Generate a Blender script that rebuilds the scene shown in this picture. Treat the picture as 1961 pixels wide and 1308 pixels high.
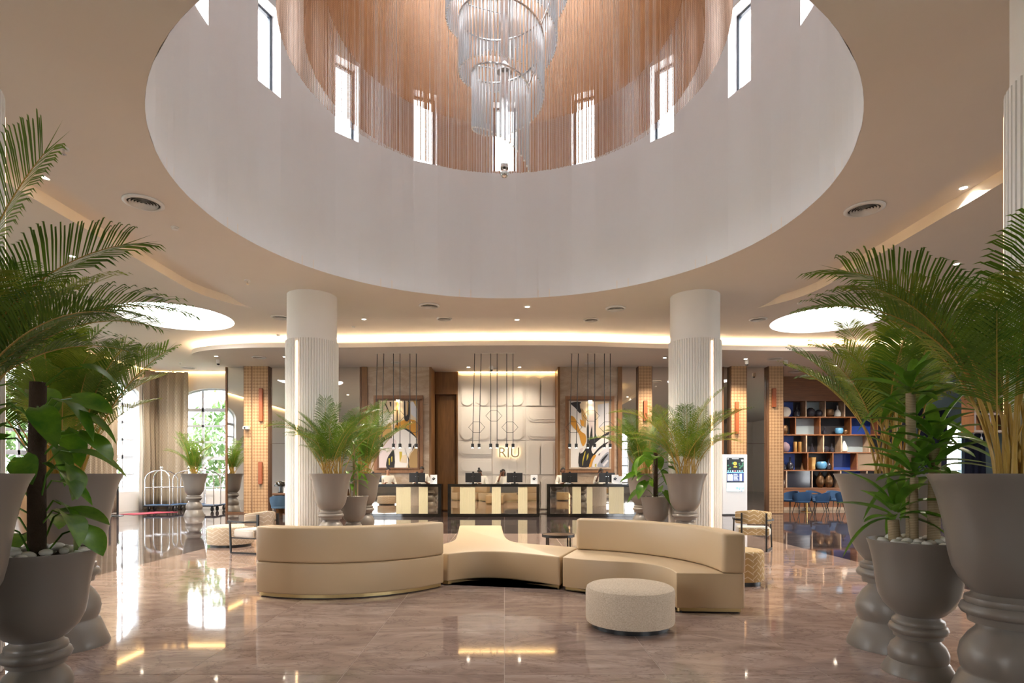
import bpy, bmesh, math, random
from mathutils import Vector, Matrix
from mathutils.geometry import tessellate_polygon
random.seed(7)
PI = math.pi
scene = bpy.context.scene
C = scene.collection
for o in list(bpy.data.objects): bpy.data.objects.remove(o)

# ------------------------------------------------------------------ camera, world, exposure
cam = bpy.data.objects.new('camera', bpy.data.cameras.new('camera'))
cam.data.sensor_width = 36; cam.data.lens = 36 * 1112 / 1961
cam.data.shift_x = 0.0074; cam.data.shift_y = 0.129
cam.data.clip_end = 300; cam.data.clip_start = 0.05
cam.location = (0, 0, 1.5); cam.rotation_euler = (PI / 2, 0, 0)
C.objects.link(cam); scene.camera = cam
w = bpy.data.worlds.new('sky'); scene.world = w; w.use_nodes = True
wb = w.node_tree.nodes['Background']
wb.inputs[0].default_value = (0.94, 0.97, 1.0, 1); wb.inputs[1].default_value = 8.0
vs = scene.view_settings
vs.view_transform = 'Standard'; vs.look = 'None'; vs.exposure = 1.2; vs.gamma = 1; vs.use_curve_mapping = False
scene.cycles.use_adaptive_sampling = True; scene.cycles.adaptive_threshold = 0.025; scene.cycles.max_bounces = 8; scene.cycles.diffuse_bounces = 4; scene.cycles.glossy_bounces = 4
scene.cycles.transmission_bounces = 6; scene.cycles.transparent_max_bounces = 12
scene.cycles.sample_clamp_indirect = 6; scene.cycles.caustics_reflective = False; scene.cycles.caustics_refractive = False

def portal(loc, rot, sx, sy):
    l = bpy.data.lights.new('daylight_portal', 'AREA'); l.shape = 'RECTANGLE'; l.size = sx; l.size_y = sy
    l.cycles.is_portal = True
    o = bpy.data.objects.new('daylight_portal', l); o.location = loc; o.rotation_euler = rot; C.objects.link(o)

# ------------------------------------------------------------------ materials
MATS = {}
def nmat(name, col, rough=0.6, metal=0.0, emit=None, estr=0.0, **kw):
    m = bpy.data.materials.new(name); m.use_nodes = True
    b = m.node_tree.nodes['Principled BSDF']
    b.inputs['Base Color'].default_value = (*col, 1); b.inputs['Roughness'].default_value = rough
    b.inputs['Metallic'].default_value = metal
    if emit: b.inputs['Emission Color'].default_value = (*emit, 1); b.inputs['Emission Strength'].default_value = estr
    for k, v in kw.items(): b.inputs[k.replace('_', ' ')].default_value = v
    MATS[name] = m; return m
def N(m, t, **kw):
    n = m.node_tree.nodes.new(t)
    for k, v in kw.items(): setattr(n, k, v)
    return n
def L(m, a, ai, b, bi): m.node_tree.links.new(a.outputs[ai], b.inputs[bi])
def ramp(m, stops):
    r = N(m, 'ShaderNodeValToRGB'); e = r.color_ramp.elements
    while len(e) < len(stops): e.new(0.5)
    for i, (p, c) in enumerate(stops): e[i].position = p; e[i].color = (*c, 1)
    return r
def bump(m, src, out, strength, dist=0.01):
    bp = N(m, 'ShaderNodeBump'); bp.inputs['Strength'].default_value = strength; bp.inputs['Distance'].default_value = dist
    L(m, src, out, bp, 'Height'); L(m, bp, 'Normal', m.node_tree.nodes['Principled BSDF'], 'Normal'); return bp
def coords(m, kind='Object', scale=(1, 1, 1), rot=(0, 0, 0), rand=False):
    tc = N(m, 'ShaderNodeTexCoord'); mp = N(m, 'ShaderNodeMapping')
    mp.inputs['Scale'].default_value = scale; mp.inputs['Rotation'].default_value = rot
    if rand:
        oi = N(m, 'ShaderNodeObjectInfo'); mu = N(m, 'ShaderNodeMath', operation='MULTIPLY'); mu.inputs[1].default_value = 37.0
        L(m, oi, 'Random', mu, 0); ad = N(m, 'ShaderNodeVectorMath', operation='ADD')
        L(m, tc, kind, ad, 0); L(m, mu, 0, ad, 1); L(m, ad, 0, mp, 0)
    else: L(m, tc, kind, mp, 0)
    return mp
def noise(m, mp, scale, detail=5, rough=0.6, dist=0.0):
    n = N(m, 'ShaderNodeTexNoise'); n.inputs['Scale'].default_value = scale; n.inputs['Detail'].default_value = detail
    n.inputs['Roughness'].default_value = rough; n.inputs['Distortion'].default_value = dist
    L(m, mp, 0, n, 'Vector'); return n
def bs(m): return m.node_tree.nodes['Principled BSDF']

def plaster(name, col, amt=0.012):
    m = nmat(name, col, 0.85)
    n = noise(m, coords(m), 1.3, 6)
    r = ramp(m, [(0.3, tuple(c * (1 - amt) for c in col)), (0.7, tuple(min(1, c * (1 + amt)) for c in col))])
    L(m, n, 'Fac', r, 0); L(m, r, 0, bs(m), 'Base Color'); return m
plaster('plaster', (0.80, 0.765, 0.73)); plaster('ceiling_paint', (0.82, 0.76, 0.71)); plaster('drum_plaster', (0.79, 0.79, 0.80)); plaster('column_paint', (0.84, 0.81, 0.77))
def marble(name, c0, c1, c2, vein, rough, rand, sc=1.0, vs_=1.0):
    m = nmat(name, c1, rough)
    mp = coords(m, 'Object', (0.55 * sc, 1.25 * sc, 1 * sc), (0, 0, 0.35), rand)
    n1 = noise(m, mp, 1.6, 9, 0.66, 1.4)
    r1 = ramp(m, [(0.28, c0), (0.5, c1), (0.72, c2)]); L(m, n1, 'Fac', r1, 0)
    n2 = noise(m, mp, 1.1, 8, 0.62, 2.2)
    ab = N(m, 'ShaderNodeMath', operation='SUBTRACT'); ab.inputs[1].default_value = 0.5; L(m, n2, 'Fac', ab, 0)
    ab2 = N(m, 'ShaderNodeMath', operation='ABSOLUTE'); L(m, ab, 0, ab2, 0)
    r2 = ramp(m, [(0.0, (vs_, vs_, vs_)), (0.016, (0, 0, 0))]); L(m, ab2, 0, r2, 0)
    mx = N(m, 'ShaderNodeMixRGB'); mx.inputs[2].default_value = (*vein, 1)
    L(m, r2, 0, mx, 0); L(m, r1, 0, mx, 1); L(m, mx, 0, bs(m), 'Base Color'); return m
marble('pink_marble', (0.22, 0.15, 0.122), (0.345, 0.25, 0.21), (0.49, 0.385, 0.335), (0.15, 0.095, 0.075), 0.045, True, 1.2, 0.55)
marble('dark_marble', (0.018, 0.013, 0.014), (0.045, 0.032, 0.032), (0.10, 0.075, 0.072), (0.30, 0.25, 0.23), 0.04, True, 0.9, 0.5)
marble('wall_marble', (0.30, 0.21, 0.14), (0.44, 0.33, 0.235), (0.56, 0.45, 0.34), (0.30, 0.2, 0.13), 0.35, False, 1.3, 0.5)
nmat('grout', (0.50, 0.40, 0.33), 0.6)
nmat('grout_dark', (0.14, 0.11, 0.10), 0.6)
def wood(name, c0, c1, rough=0.4, ax=(9, 9, 0.7)):
    m = nmat(name, c0, rough); n = noise(m, coords(m, 'Object', ax), 2.2, 7, 0.6, 0.4)
    r = ramp(m, [(0.3, c0), (0.7, c1)]); L(m, n, 'Fac', r, 0); L(m, r, 0, bs(m), 'Base Color'); return m
wood('brown_wood', (0.16, 0.07, 0.022), (0.25, 0.12, 0.042)); wood('shelf_wood', (0.17, 0.06, 0.018), (0.26, 0.10, 0.032), 0.4, (0.7, 9, 9))
wood('frame_wood', (0.22, 0.10, 0.045), (0.32, 0.16, 0.075), 0.45); wood('walnut_edge', (0.12, 0.05, 0.02), (0.18, 0.08, 0.03))
nmat('sconce_wood', (0.30, 0.075, 0.022), 0.4)
def weave(name, ca, cb, ccc, sc):
    m = nmat(name, ca, 0.5); mp = coords(m, 'Object', (sc, sc, sc), (0, PI / 4, 0))
    ck = N(m, 'ShaderNodeTexChecker'); ck.inputs['Scale'].default_value = 1.0
    ck.inputs['Color1'].default_value = (*ca, 1); ck.inputs['Color2'].default_value = (*cb, 1); L(m, mp, 0, ck, 'Vector')
    n = noise(m, coords(m), 3.0, 3); mx = N(m, 'ShaderNodeMixRGB'); mx.inputs[2].default_value = (*ccc, 1)
    r = ramp(m, [(0.4, (0, 0, 0)), (0.8, (0.55, 0.55, 0.55))]); L(m, n, 'Fac', r, 0); L(m, r, 0, mx, 0)
    L(m, ck, 'Color', mx, 1); L(m, mx, 0, bs(m), 'Base Color'); bump(m, ck, 'Fac', 0.6, 0.02); return m
weave('woven_panel', (0.48, 0.29, 0.145), (0.29, 0.155, 0.07), (0.50, 0.32, 0.17), 12.3)
def leather(name, col):
    m = nmat(name, col, 0.42); n = noise(m, coords(m), 220, 2); bump(m, n, 'Fac', 0.08, 0.002); return m
leather('cream_leather', (0.62, 0.46, 0.28))
def fabric(name, ca, cb, sc=70):
    m = nmat(name, ca, 0.95); n = noise(m, coords(m, 'Object', (1, 1, 2.5)), sc, 3, 0.8)
    r = ramp(m, [(0.35, ca), (0.65, cb)]); L(m, n, 'Fac', r, 0); L(m, r, 0, bs(m), 'Base Color'); bump(m, n, 'Fac', 0.5, 0.004); return m
fabric('boucle', (0.48, 0.37, 0.26), (0.72, 0.61, 0.48)); fabric('white_boucle', (0.70, 0.65, 0.58), (0.82, 0.78, 0.72))
def chevron(name, base, line, sc, coord='Object'):
    # lattice of parallelogram lines
    m = nmat(name, base, 0.85); out = None
    for rz in (0.62, -0.62):
        mp = coords(m, coord, (sc, sc, sc), (0, 0, 0))
        # cylinder-ish coordinate: u along (x+y), v along z
        sp = N(m, 'ShaderNodeSeparateXYZ'); L(m, mp, 0, sp, 0)
        at = N(m, 'ShaderNodeMath', operation='ADD'); L(m, sp, 'X', at, 0); L(m, sp, 'Y', at, 1)
        mu = N(m, 'ShaderNodeMath', operation='MULTIPLY'); mu.inputs[1].default_value = rz; L(m, at, 0, mu, 0)
        ad = N(m, 'ShaderNodeMath', operation='ADD'); L(m, mu, 0, ad, 0); L(m, sp, 'Z', ad, 1)
        fr = N(m, 'ShaderNodeMath', operation='FRACT'); L(m, ad, 0, fr, 0)
        lt = N(m, 'ShaderNodeMath', operation='LESS_THAN'); lt.inputs[1].default_value = 0.17; L(m, fr, 0, lt, 0)
        # alternate strips
        f2 = N(m, 'ShaderNodeMath', operation='MULTIPLY'); f2.inputs[1].default_value = 0.5; L(m, at, 0, f2, 0)
        f3 = N(m, 'ShaderNodeMath', operation='FRACT'); L(m, f2, 0, f3, 0)
        gt = N(m, 'ShaderNodeMath', operation='LESS_THAN' if rz > 0 else 'GREATER_THAN'); gt.inputs[1].default_value = 0.55 if rz > 0 else 0.45; L(m, f3, 0, gt, 0)
        mn = N(m, 'ShaderNodeMath', operation='MULTIPLY'); L(m, lt, 0, mn, 0); L(m, gt, 0, mn, 1)
        if out is None: out = mn
        else:
            mm = N(m, 'ShaderNodeMath', operation='MAXIMUM'); L(m, out, 0, mm, 0); L(m, mn, 0, mm, 1); out = mm
    mx = N(m, 'ShaderNodeMixRGB'); mx.inputs[1].default_value = (*base, 1); mx.inputs[2].default_value = (*line, 1)
    L(m, out, 0, mx, 0); L(m, mx, 0, bs(m), 'Base Color'); return m
chevron('sand_chevron', (0.58, 0.46, 0.33), (0.74, 0.66, 0.56), 12); chevron('gold_chevron', (0.52, 0.36, 0.17), (0.76, 0.66, 0.48), 12)
def curtain_mat(name, ca, cb):
    m = nmat(name, ca, 0.9); mp = coords(m, 'Object', (1, 1, 1))
    sp = N(m, 'ShaderNodeSeparateXYZ'); L(m, mp, 0, sp, 0)
    at = N(m, 'ShaderNodeMath', operation='ADD'); L(m, sp, 'X', at, 0); L(m, sp, 'Y', at, 1)
    pp = N(m, 'ShaderNodeMath', operation='PINGPONG'); pp.inputs[1].default_value = 0.06; L(m, at, 0, pp, 0)
    ad = N(m, 'ShaderNodeMath', operation='ADD'); L(m, pp, 0, ad, 0); L(m, sp, 'Z', ad, 1)
    mu = N(m, 'ShaderNodeMath', operation='MULTIPLY'); mu.inputs[1].default_value = 17; L(m, ad, 0, mu, 0)
    fr = N(m, 'ShaderNodeMath', operation='FRACT'); L(m, mu, 0, fr, 0)
    r = ramp(m, [(0.35, ca), (0.65, cb)]); L(m, fr, 0, r, 0); L(m, r, 0, bs(m), 'Base Color')
    bs(m).inputs['Transmission Weight'].default_value = 0.0; return m
curtain_mat('curtain_fabric', (0.24, 0.185, 0.13), (0.46, 0.39, 0.30)); nmat('sheer_lining', (0.82, 0.80, 0.78), 0.9)
nmat('taupe_urn', (0.195, 0.168, 0.142), 0.38, Coat_Weight=0.15, Coat_Roughness=0.25)
nmat('chrome', (0.75, 0.75, 0.76), 0.16, 1.0); nmat('gold', (0.66, 0.50, 0.24), 0.42, 0.65); nmat('brass', (0.7, 0.52, 0.22), 0.25, 1.0)
nmat('bronze_letter', (0.34, 0.29, 0.22), 0.45, 0.3)
nmat('black_metal', (0.012, 0.012, 0.013), 0.4); nmat('black_gloss', (0.008, 0.007, 0.006), 0.06); nmat('black_plastic', (0.015, 0.015, 0.017), 0.35)
nmat('mirror', (0.80, 0.78, 0.74), 0.012, 1.0); nmat('smoked_mirror', (0.50, 0.46, 0.40), 0.02, 1.0)
nmat('white_gloss', (0.86, 0.86, 0.87), 0.25); nmat('white_matte', (0.82, 0.81, 0.80), 0.7); nmat('relief_white', (0.82, 0.76, 0.69), 0.6)
nmat('fluted_cream', (0.78, 0.70, 0.48), 0.3); nmat('vent_dark', (0.03, 0.028, 0.026), 0.7)
nmat('frame_white', (0.58, 0.62, 0.70), 0.5); nmat('navy_frame', (0.012, 0.02, 0.035), 0.4)
nmat('warm_led', (1, 0.7, 0.38), 0.5, 0, (1.0, 0.74, 0.44), 46.0); nmat('column_led', (1, 0.8, 0.6), 0.5, 0, (1.0, 0.62, 0.32), 3.0)
nmat('wall_led', (1, 0.7, 0.38), 0.5, 0, (1.0, 0.68, 0.28), 7.0); nmat('lamp_lens', (1, 0.9, 0.75), 0.4, 0, (1.0, 0.86, 0.66), 22.0)
nmat('sign_glow', (1, 0.8, 0.5), 0.5, 0, (1.0, 0.76, 0.42), 2.6)
m = nmat('window_glass', (0.95, 0.98, 1.0), 0.02)
mixn = N(m, 'ShaderNodeMixShader'); tr = N(m, 'ShaderNodeBsdfTransparent'); gl = N(m, 'ShaderNodeBsdfGlossy'); gl.inputs['Roughness'].default_value = 0.02
mixn.inputs[0].default_value = 0.06; L(m, tr, 0, mixn, 1); L(m, gl, 0, mixn, 2)
L(m, mixn, 0, m.node_tree.nodes['Material Output'], 'Surface')
m = nmat('crystal', (0.95, 0.96, 0.98), 0.05)
mixn = N(m, 'ShaderNodeMixShader'); tr = N(m, 'ShaderNodeBsdfTransparent'); tr.inputs[0].default_value = (0.93, 0.94, 0.96, 1)
lw = N(m, 'ShaderNodeLayerWeight'); lw.inputs[0].default_value = 0.35
cr = ramp(m, [(0.0, (0.5, 0.5, 0.5)), (1.0, (0.95, 0.95, 0.95))]); L(m, lw, 'Facing', cr, 0); L(m, cr, 0, mixn, 0)
L(m, tr, 0, mixn, 1); L(m, bs(m), 0, mixn, 2); L(m, mixn, 0, m.node_tree.nodes['Material Output'], 'Surface')
bs(m).inputs['Base Color'].default_value = (0.92, 0.93, 0.96, 1); bs(m).inputs['Roughness'].default_value = 0.12
nmat('crystal_bead', (0.9, 0.88, 0.84), 0.15)
def chainm(name, c0, c1):
    m = nmat(name, c0, 0.42, 0.2); n = noise(m, coords(m, 'Object', (8, 8, 1)), 5, 2)
    wv = N(m, 'ShaderNodeTexWave', bands_direction='Z'); wv.inputs['Scale'].default_value = 9.0; L(m, coords(m), 0, wv, 'Vector')
    r = ramp(m, [(0.35, c0), (0.65, c1)]); L(m, n, 'Fac', r, 0)
    mx = N(m, 'ShaderNodeMixRGB', blend_type='MULTIPLY'); mx.inputs[0].default_value = 0.3
    L(m, r, 0, mx, 1); L(m, wv, 'Color', mx, 2); L(m, mx, 0, bs(m), 'Base Color'); return m
chainm('copper_chain', (0.34, 0.135, 0.04), (0.46, 0.21, 0.075)); chainm('rose_chain', (0.44, 0.25, 0.15), (0.58, 0.37, 0.25))
def leafm(name, c0, c1, sc=6, rough=0.45, var=None):
    m = nmat(name, c0, rough); n = noise(m, coords(m, 'Object', (1, 1, 1), (0, 0, 0), True), sc, 4)
    r = ramp(m, [(0.35, c0), (0.65, c1)] + ([(0.74, var)] if var else [])); L(m, n, 'Fac', r, 0); L(m, r, 0, bs(m), 'Base Color')
    # thin leaves let some light through
    t = N(m, 'ShaderNodeBsdfTranslucent'); L(m, r, 0, t, 0); a = N(m, 'ShaderNodeMixShader'); a.inputs[0].default_value = 0.35
    L(m, bs(m), 0, a, 1); L(m, t, 0, a, 2); L(m, a, 0, m.node_tree.nodes['Material Output'], 'Surface'); return m
leafm('palm_leaf', (0.055, 0.125, 0.009), (0.16, 0.27, 0.022), 3); leafm('palm_leaf_yellow', (0.14, 0.21, 0.013), (0.32, 0.36, 0.045), 3)
nmat('palm_stem', (0.42, 0.26, 0.045), 0.5); leafm('pothos_leaf', (0.05, 0.15, 0.012), (0.14, 0.29, 0.02), 5, 0.3, (0.50, 0.55, 0.08))
leafm('dracaena_leaf', (0.06, 0.17, 0.012), (0.18, 0.36, 0.035), 4, 0.35); leafm('garden_leaf', (0.05, 0.12, 0.03), (0.2, 0.3, 0.12), 2, 0.6)
m = nmat('cane_bark', (0.36, 0.27, 0.16), 0.8); wv = N(m, 'ShaderNodeTexWave', bands_direction='Z'); wv.inputs['Scale'].default_value = 26; wv.inputs['Distortion'].default_value = 2
L(m, coords(m), 0, wv, 'Vector'); r = ramp(m, [(0.1, (0.27, 0.19, 0.10)), (0.6, (0.42, 0.32, 0.19))]); L(m, wv, 'Color', r, 0); L(m, r, 0, bs(m), 'Base Color')
m = nmat('moss_pole', (0.05, 0.028, 0.014), 0.95); n = noise(m, coords(m), 40, 4); bump(m, n, 'Fac', 1.0, 0.02)
nmat('pebble', (0.72, 0.68, 0.62), 0.5); nmat('soil', (0.03, 0.02, 0.014), 0.95); nmat('red_carpet', (0.35, 0.03, 0.06), 0.9)
nmat('blue_fabric', (0.016, 0.06, 0.15), 0.8); nmat('slate_fabric', (0.05, 0.10, 0.16), 0.8); nmat('blue_panel', (0.01, 0.05, 0.32), 0.45); nmat('dark_panel', (0.010, 0.008, 0.012), 0.5)
nmat('pale_panel', (0.30, 0.37, 0.42), 0.3); nmat('navy_curtain', (0.006, 0.010, 0.03), 0.9); nmat('steel_blue_wall', (0.16, 0.24, 0.28), 0.6)
nmat('dark_glass', (0.02, 0.02, 0.03), 0.08); nmat('bronze_glass', (0.16, 0.09, 0.045), 0.25, 0.6); nmat('gold_ceramic', (0.62, 0.36, 0.13), 0.25, 0.7)
nmat('white_ceramic', (0.75, 0.72, 0.68), 0.4); nmat('blue_ceramic', (0.10, 0.30, 0.55), 0.3); nmat('plum_glass', (0.22, 0.16, 0.2), 0.15); nmat('clear_glass', (0.55, 0.58, 0.6), 0.08)
nmat('skin_tan', (0.42, 0.21, 0.12), 0.5); nmat('skin_brown', (0.20, 0.085, 0.042), 0.5); nmat('skin_dark', (0.085, 0.035, 0.02), 0.5)
nmat('hair_black', (0.010, 0.008, 0.007), 0.55); nmat('shirt_white', (0.80, 0.74, 0.64), 0.8); nmat('trouser_navy', (0.02, 0.022, 0.03), 0.8)
nmat('lip', (0.28, 0.08, 0.06), 0.5); nmat('eye_white', (0.8, 0.78, 0.74), 0.3)
for k, c in dict(p_white=(0.80, 0.76, 0.72), p_cream=(0.74, 0.60, 0.42), p_gold=(0.50, 0.30, 0.09), p_black=(0.012, 0.01, 0.012), p_pink=(0.68, 0.58, 0.57), p_yellow=(0.55, 0.42, 0.05), p_ochre=(0.58, 0.27, 0.03), p_grey=(0.30, 0.31, 0.36), p_tan=(0.40, 0.25, 0.10), p_lilac=(0.66, 0.64, 0.66)).items(): nmat(k, c, 0.6)
for k, c, e in (('s_dark', (0.012, 0.016, 0.02), 0.6), ('s_white', (0.9, 0.95, 1), 1.0), ('s_navy', (0.03, 0.05, 0.16), 1.0), ('s_cyan', (0.25, 0.6, 0.85), 1.0), ('s_gold', (0.8, 0.45, 0.06), 1.0), ('s_green', (0.04, 0.14, 0.08), 1.0), ('s_pink', (0.85, 0.25, 0.35), 1.0), ('s_pale', (0.65, 0.85, 0.88), 1.0)): nmat(k, c, 0.3, 0, c, e * 0.8)
nmat('garden_ground', (0.12, 0.14, 0.08), 0.9)
M = MATS

# ------------------------------------------------------------------ mesh helpers
class MB:
    def __init__(s): s.v = []; s.f = []; s.m = []
    def add(s, vs, fs, mi=0):
        o = len(s.v); s.v += [tuple(p) for p in vs]; s.f += [tuple(i + o for i in f) for f in fs]; s.m += [mi] * len(fs); return s
    def box(s, x0, x1, y0, y1, z0, z1, mi=0):
        return s.add([(x0, y0, z0), (x1, y0, z0), (x1, y1, z0), (x0, y1, z0), (x0, y0, z1), (x1, y0, z1), (x1, y1, z1), (x0, y1, z1)],
                     [(0, 3, 2, 1), (4, 5, 6, 7), (0, 1, 5, 4), (1, 2, 6, 5), (2, 3, 7, 6), (3, 0, 4, 7)], mi)
    def tube(s, pts, r, n=6, mi=0, caps=True):
        pts = [Vector(p) for p in pts]; k = len(pts); rs = r if isinstance(r, (list, tuple)) else [r] * k
        vs = []; up = None
        for i, p in enumerate(pts):
            t = (pts[min(i + 1, k - 1)] - pts[max(i - 1, 0)]).normalized()
            if up is None: up = Vector((0, 0, 1)) if abs(t.z) < 0.9 else Vector((1, 0, 0))
            a = t.cross(up).normalized(); b = a.cross(t).normalized(); up = b
            for j in range(n):
                q = 2 * PI * j / n + (PI / 4 if n == 4 else 0); vs.append(p + a * math.cos(q) * rs[i] + b * math.sin(q) * rs[i])
        fs = [(i * n + j, i * n + (j + 1) % n, (i + 1) * n + (j + 1) % n, (i + 1) * n + j) for i in range(k - 1) for j in range(n)]
        if caps: fs += [tuple(range(n))[::-1], tuple((k - 1) * n + j for j in range(n))]
        return s.add(vs, fs, mi)
    def lathe(s, prof, n=32, c=(0, 0, 0), mi=0, caps=True, wob=0):
        vs = []; k = len(prof)
        for r, z in prof:
            for j in range(n):
                q = 2 * PI * j / n; rr = r * (1 + (wob * math.cos(q * 6) if wob else 0)); vs.append((c[0] + rr * math.cos(q), c[1] + rr * math.sin(q), c[2] + z))
        fs = [(i * n + j, i * n + (j + 1) % n, (i + 1) * n + (j + 1) % n, (i + 1) * n + j) for i in range(k - 1) for j in range(n)]
        if caps: fs += [tuple(range(n))[::-1], tuple((k - 1) * n + j for j in range(n))]
        return s.add(vs, fs, mi)
    def prism(s, poly, z0, z1, holes=(), mi=0, T=None):
        loops = [[Vector((*p, 0)) for p in poly]] + [[Vector((*p, 0)) for p in h] for h in holes]
        flat = [p for l in loops for p in l]; tris = tessellate_polygon(loops); n = len(flat)
        vs = [(p.x, p.y, z0) for p in flat] + [(p.x, p.y, z1) for p in flat]
        fs = []
        if not holes and len(poly) > 3: fs += [tuple(range(n))[::-1], tuple(range(n, 2 * n))]
        else:
            for a, b, c in tris: fs += [(a, b, c), (a + n, c + n, b + n)]
        o = 0
        for l in loops:
            k = len(l)
            for i in range(k): a, b = o + i, o + (i + 1) % k; fs.append((a, b, b + n, a + n))
            o += k
        if T: vs = [T(*v) for v in vs]
        return s.add(vs, fs, mi)
    def sphere(s, c, r, n=10, k=6, mi=0, sc=(1, 1, 1)):
        vs = [(c[0], c[1], c[2] - r * sc[2])]
        for i in range(1, k):
            a = -PI / 2 + PI * i / k
            for j in range(n): q = 2 * PI * j / n; vs.append((c[0] + r * sc[0] * math.cos(a) * math.cos(q), c[1] + r * sc[1] * math.cos(a) * math.sin(q), c[2] + r * sc[2] * math.sin(a)))
        vs.append((c[0], c[1], c[2] + r * sc[2])); e = len(vs) - 1
        fs = [(0, 1 + (j + 1) % n, 1 + j) for j in range(n)] + [(1 + i * n + j, 1 + i * n + (j + 1) % n, 1 + (i + 1) * n + (j + 1) % n, 1 + (i + 1) * n + j) for i in range(k - 2) for j in range(n)]
        fs += [(e, 1 + (k - 2) * n + j, 1 + (k - 2) * n + (j + 1) % n) for j in range(n)]
        return s.add(vs, fs, mi)
    def mesh(s, name, mats, smooth=False, fix=True):
        me = bpy.data.meshes.new(name); me.from_pydata(s.v, [], s.f)
        if fix:
            b = bmesh.new(); b.from_mesh(me); bmesh.ops.recalc_face_normals(b, faces=b.faces); b.to_mesh(me); b.free()
        for mt in (mats if isinstance(mats, (list, tuple)) else [mats]): me.materials.append(M[mt])
        if len(s.m) == len(me.polygons): me.polygons.foreach_set('material_index', s.m)
        if smooth: me.polygons.foreach_set('use_smooth', [True] * len(me.polygons))
        me.update(); return me
    def build(s, name, mats, parent=None, smooth=False, bevel=0, seg=2, loc=None, rz=0, fix=True):
        o = bpy.data.objects.new(name, s.mesh(name, mats, smooth, fix)); C.objects.link(o)
        if parent: o.parent = parent
        if loc: o.location = loc
        if rz: o.rotation_euler.z = rz
        if bevel:
            b = o.modifiers.new('bevel', 'BEVEL'); b.width = bevel; b.segments = seg; b.limit_method = 'ANGLE'; b.angle_limit = 0.7
        if smooth and not bevel:
            sm = 0.6
            try:
                o.data.set_sharp_from_angle(angle=sm)
            except Exception: pass
        return o
def inst(me, name, parent=None, loc=(0, 0, 0), rot=(0, 0, 0), sc=1):
    o = bpy.data.objects.new(name, me); C.objects.link(o); o.location = loc; o.rotation_euler = rot
    o.scale = (sc, sc, sc) if isinstance(sc, (int, float)) else sc
    if parent: o.parent = parent
    return o
def tag(o, label, cat=None, group=None, kind=None):
    o['label'] = label
    if cat: o['category'] = cat
    if group: o['group'] = group
    if kind: o['kind'] = kind
    return o
def thing(name, label, cat, loc=(0, 0, 0), rz=0, group=None):
    o = bpy.data.objects.new(name, None); C.objects.link(o); o.location = loc; o.rotation_euler.z = rz; o.empty_display_size = 0.1
    return tag(o, label, cat, group)
def struct(name, mb, mat, label, **kw): o = mb.build(name, mat, **kw); o['kind'] = 'structure'; o['label'] = label; return o
def copytree(o, parent=None, label=None, loc=None, rz=None, group=None):
    c = o.copy(); C.objects.link(c)
    if parent: c.parent = parent
    if label: c['label'] = label
    if group: c['group'] = group
    if loc is not None: c.location = loc
    if rz is not None: c.rotation_euler.z = rz
    for ch in o.children: copytree(ch, c)
    return c
def crom(P, n=6, closed=False):
    out = []; k = len(P); P = [Vector(p) for p in P]
    for i in range(k if closed else k - 1):
        g = lambda j: P[j % k] if closed else P[max(0, min(k - 1, j))]
        a, b, c, d = g(i - 1), g(i), g(i + 1), g(i + 2)
        for t in range(n):
            t /= n; out.append(0.5 * ((2 * b) + (c - a) * t + (2 * a - 5 * b + 4 * c - d) * t * t + (3 * b - a - 3 * c + d) * t ** 3))
    if not closed: out.append(P[-1])
    return [tuple(p) for p in out]
def circle(cx, cy, r, n=64): return [(cx + r * math.cos(2 * PI * i / n), cy + r * math.sin(2 * PI * i / n)) for i in range(n)]
def rsquare(cx, cy, h, r, n=10, hy=None):
    hy = hy or h; out = []
    for k, (sx, sy) in enumerate(((1, 1), (-1, 1), (-1, -1), (1, -1))):
        for i in range(n + 1):
            q = k * PI / 2 + PI / 2 * i / n; out.append((cx + sx * (h - r) + r * math.cos(q), cy + sy * (hy - r) + r * math.sin(q)))
    return out

# ------------------------------------------------------------------ dimensions
CY = 8.53; RD = 4.49; ZR = 5.43; ZO = 5.85; ZS = 6.05; ZC = 5.50
XL, XR, YF, YB = -15.0, 21.0, -5.5, 24.8
WY = 21.8; RWY = 22.9; SWY = 23.9

# ------------------------------------------------------------------ floor
fl = struct('floor', MB().box(XL - .3, XR + .3, YF - .3, YB + .3, -0.12, -0.004), 'grout_dark', 'polished marble floor of the lobby with a pink-brown square')
mb = MB().box(-6.0, 6.0, CY - 6, CY + 6, -0.006, -0.002); mb.build('joint_bed', 'grout', fl)
tm = MB().box(0.0025, 1.1975, 0.0025, 0.5975, -0.012, 0.0).mesh('floor_tile', 'pink_marble')
for i in range(10):
    for j in range(20): inst(tm, 'floor_tile', fl, (-6 + 1.2 * i, CY - 6 + 0.6 * j, 0))
td = MB().box(0.003, 1.197, 0.003, 1.197, -0.012, 0.0).mesh('floor_tile', 'dark_marble')
cells = []
for i in range(-8, 13):
    for j in range(-6, 14):
        x, y = -6 + 1.2 * i, CY - 6 + 1.2 * j
        for q in ((x, y),):
            if 0 <= i < 10 and 0 <= j < 10: continue
            if x + 1.2 < XL or x > 11: continue
            cells.append((x, y))
vis = sorted([c for c in cells if c[1] > 3 and abs(c[0] + .6) < 0.95 * (c[1] + 1.2)], key=lambda c: c[1])
near = set(vis[:95]); rest = MB()
for i in range(-8, 24):
    for j in range(-7, 20):
        x, y = -6 + 1.2 * i, CY - 6 + 1.2 * j
        if (0 <= i < 10 and 0 <= j < 10) or x + 1.2 < XL or x > XR or y > YB: continue
        if (x, y) in near: inst(td, 'floor_tile', fl, (x, y, 0))
        else: rest.box(x + .003, x + 1.197, y + .003, y + 1.197, -0.012, 0.0)
ro = rest.build('far_tiles', 'dark_marble', fl); ro['kind'] = 'stuff'

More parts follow.
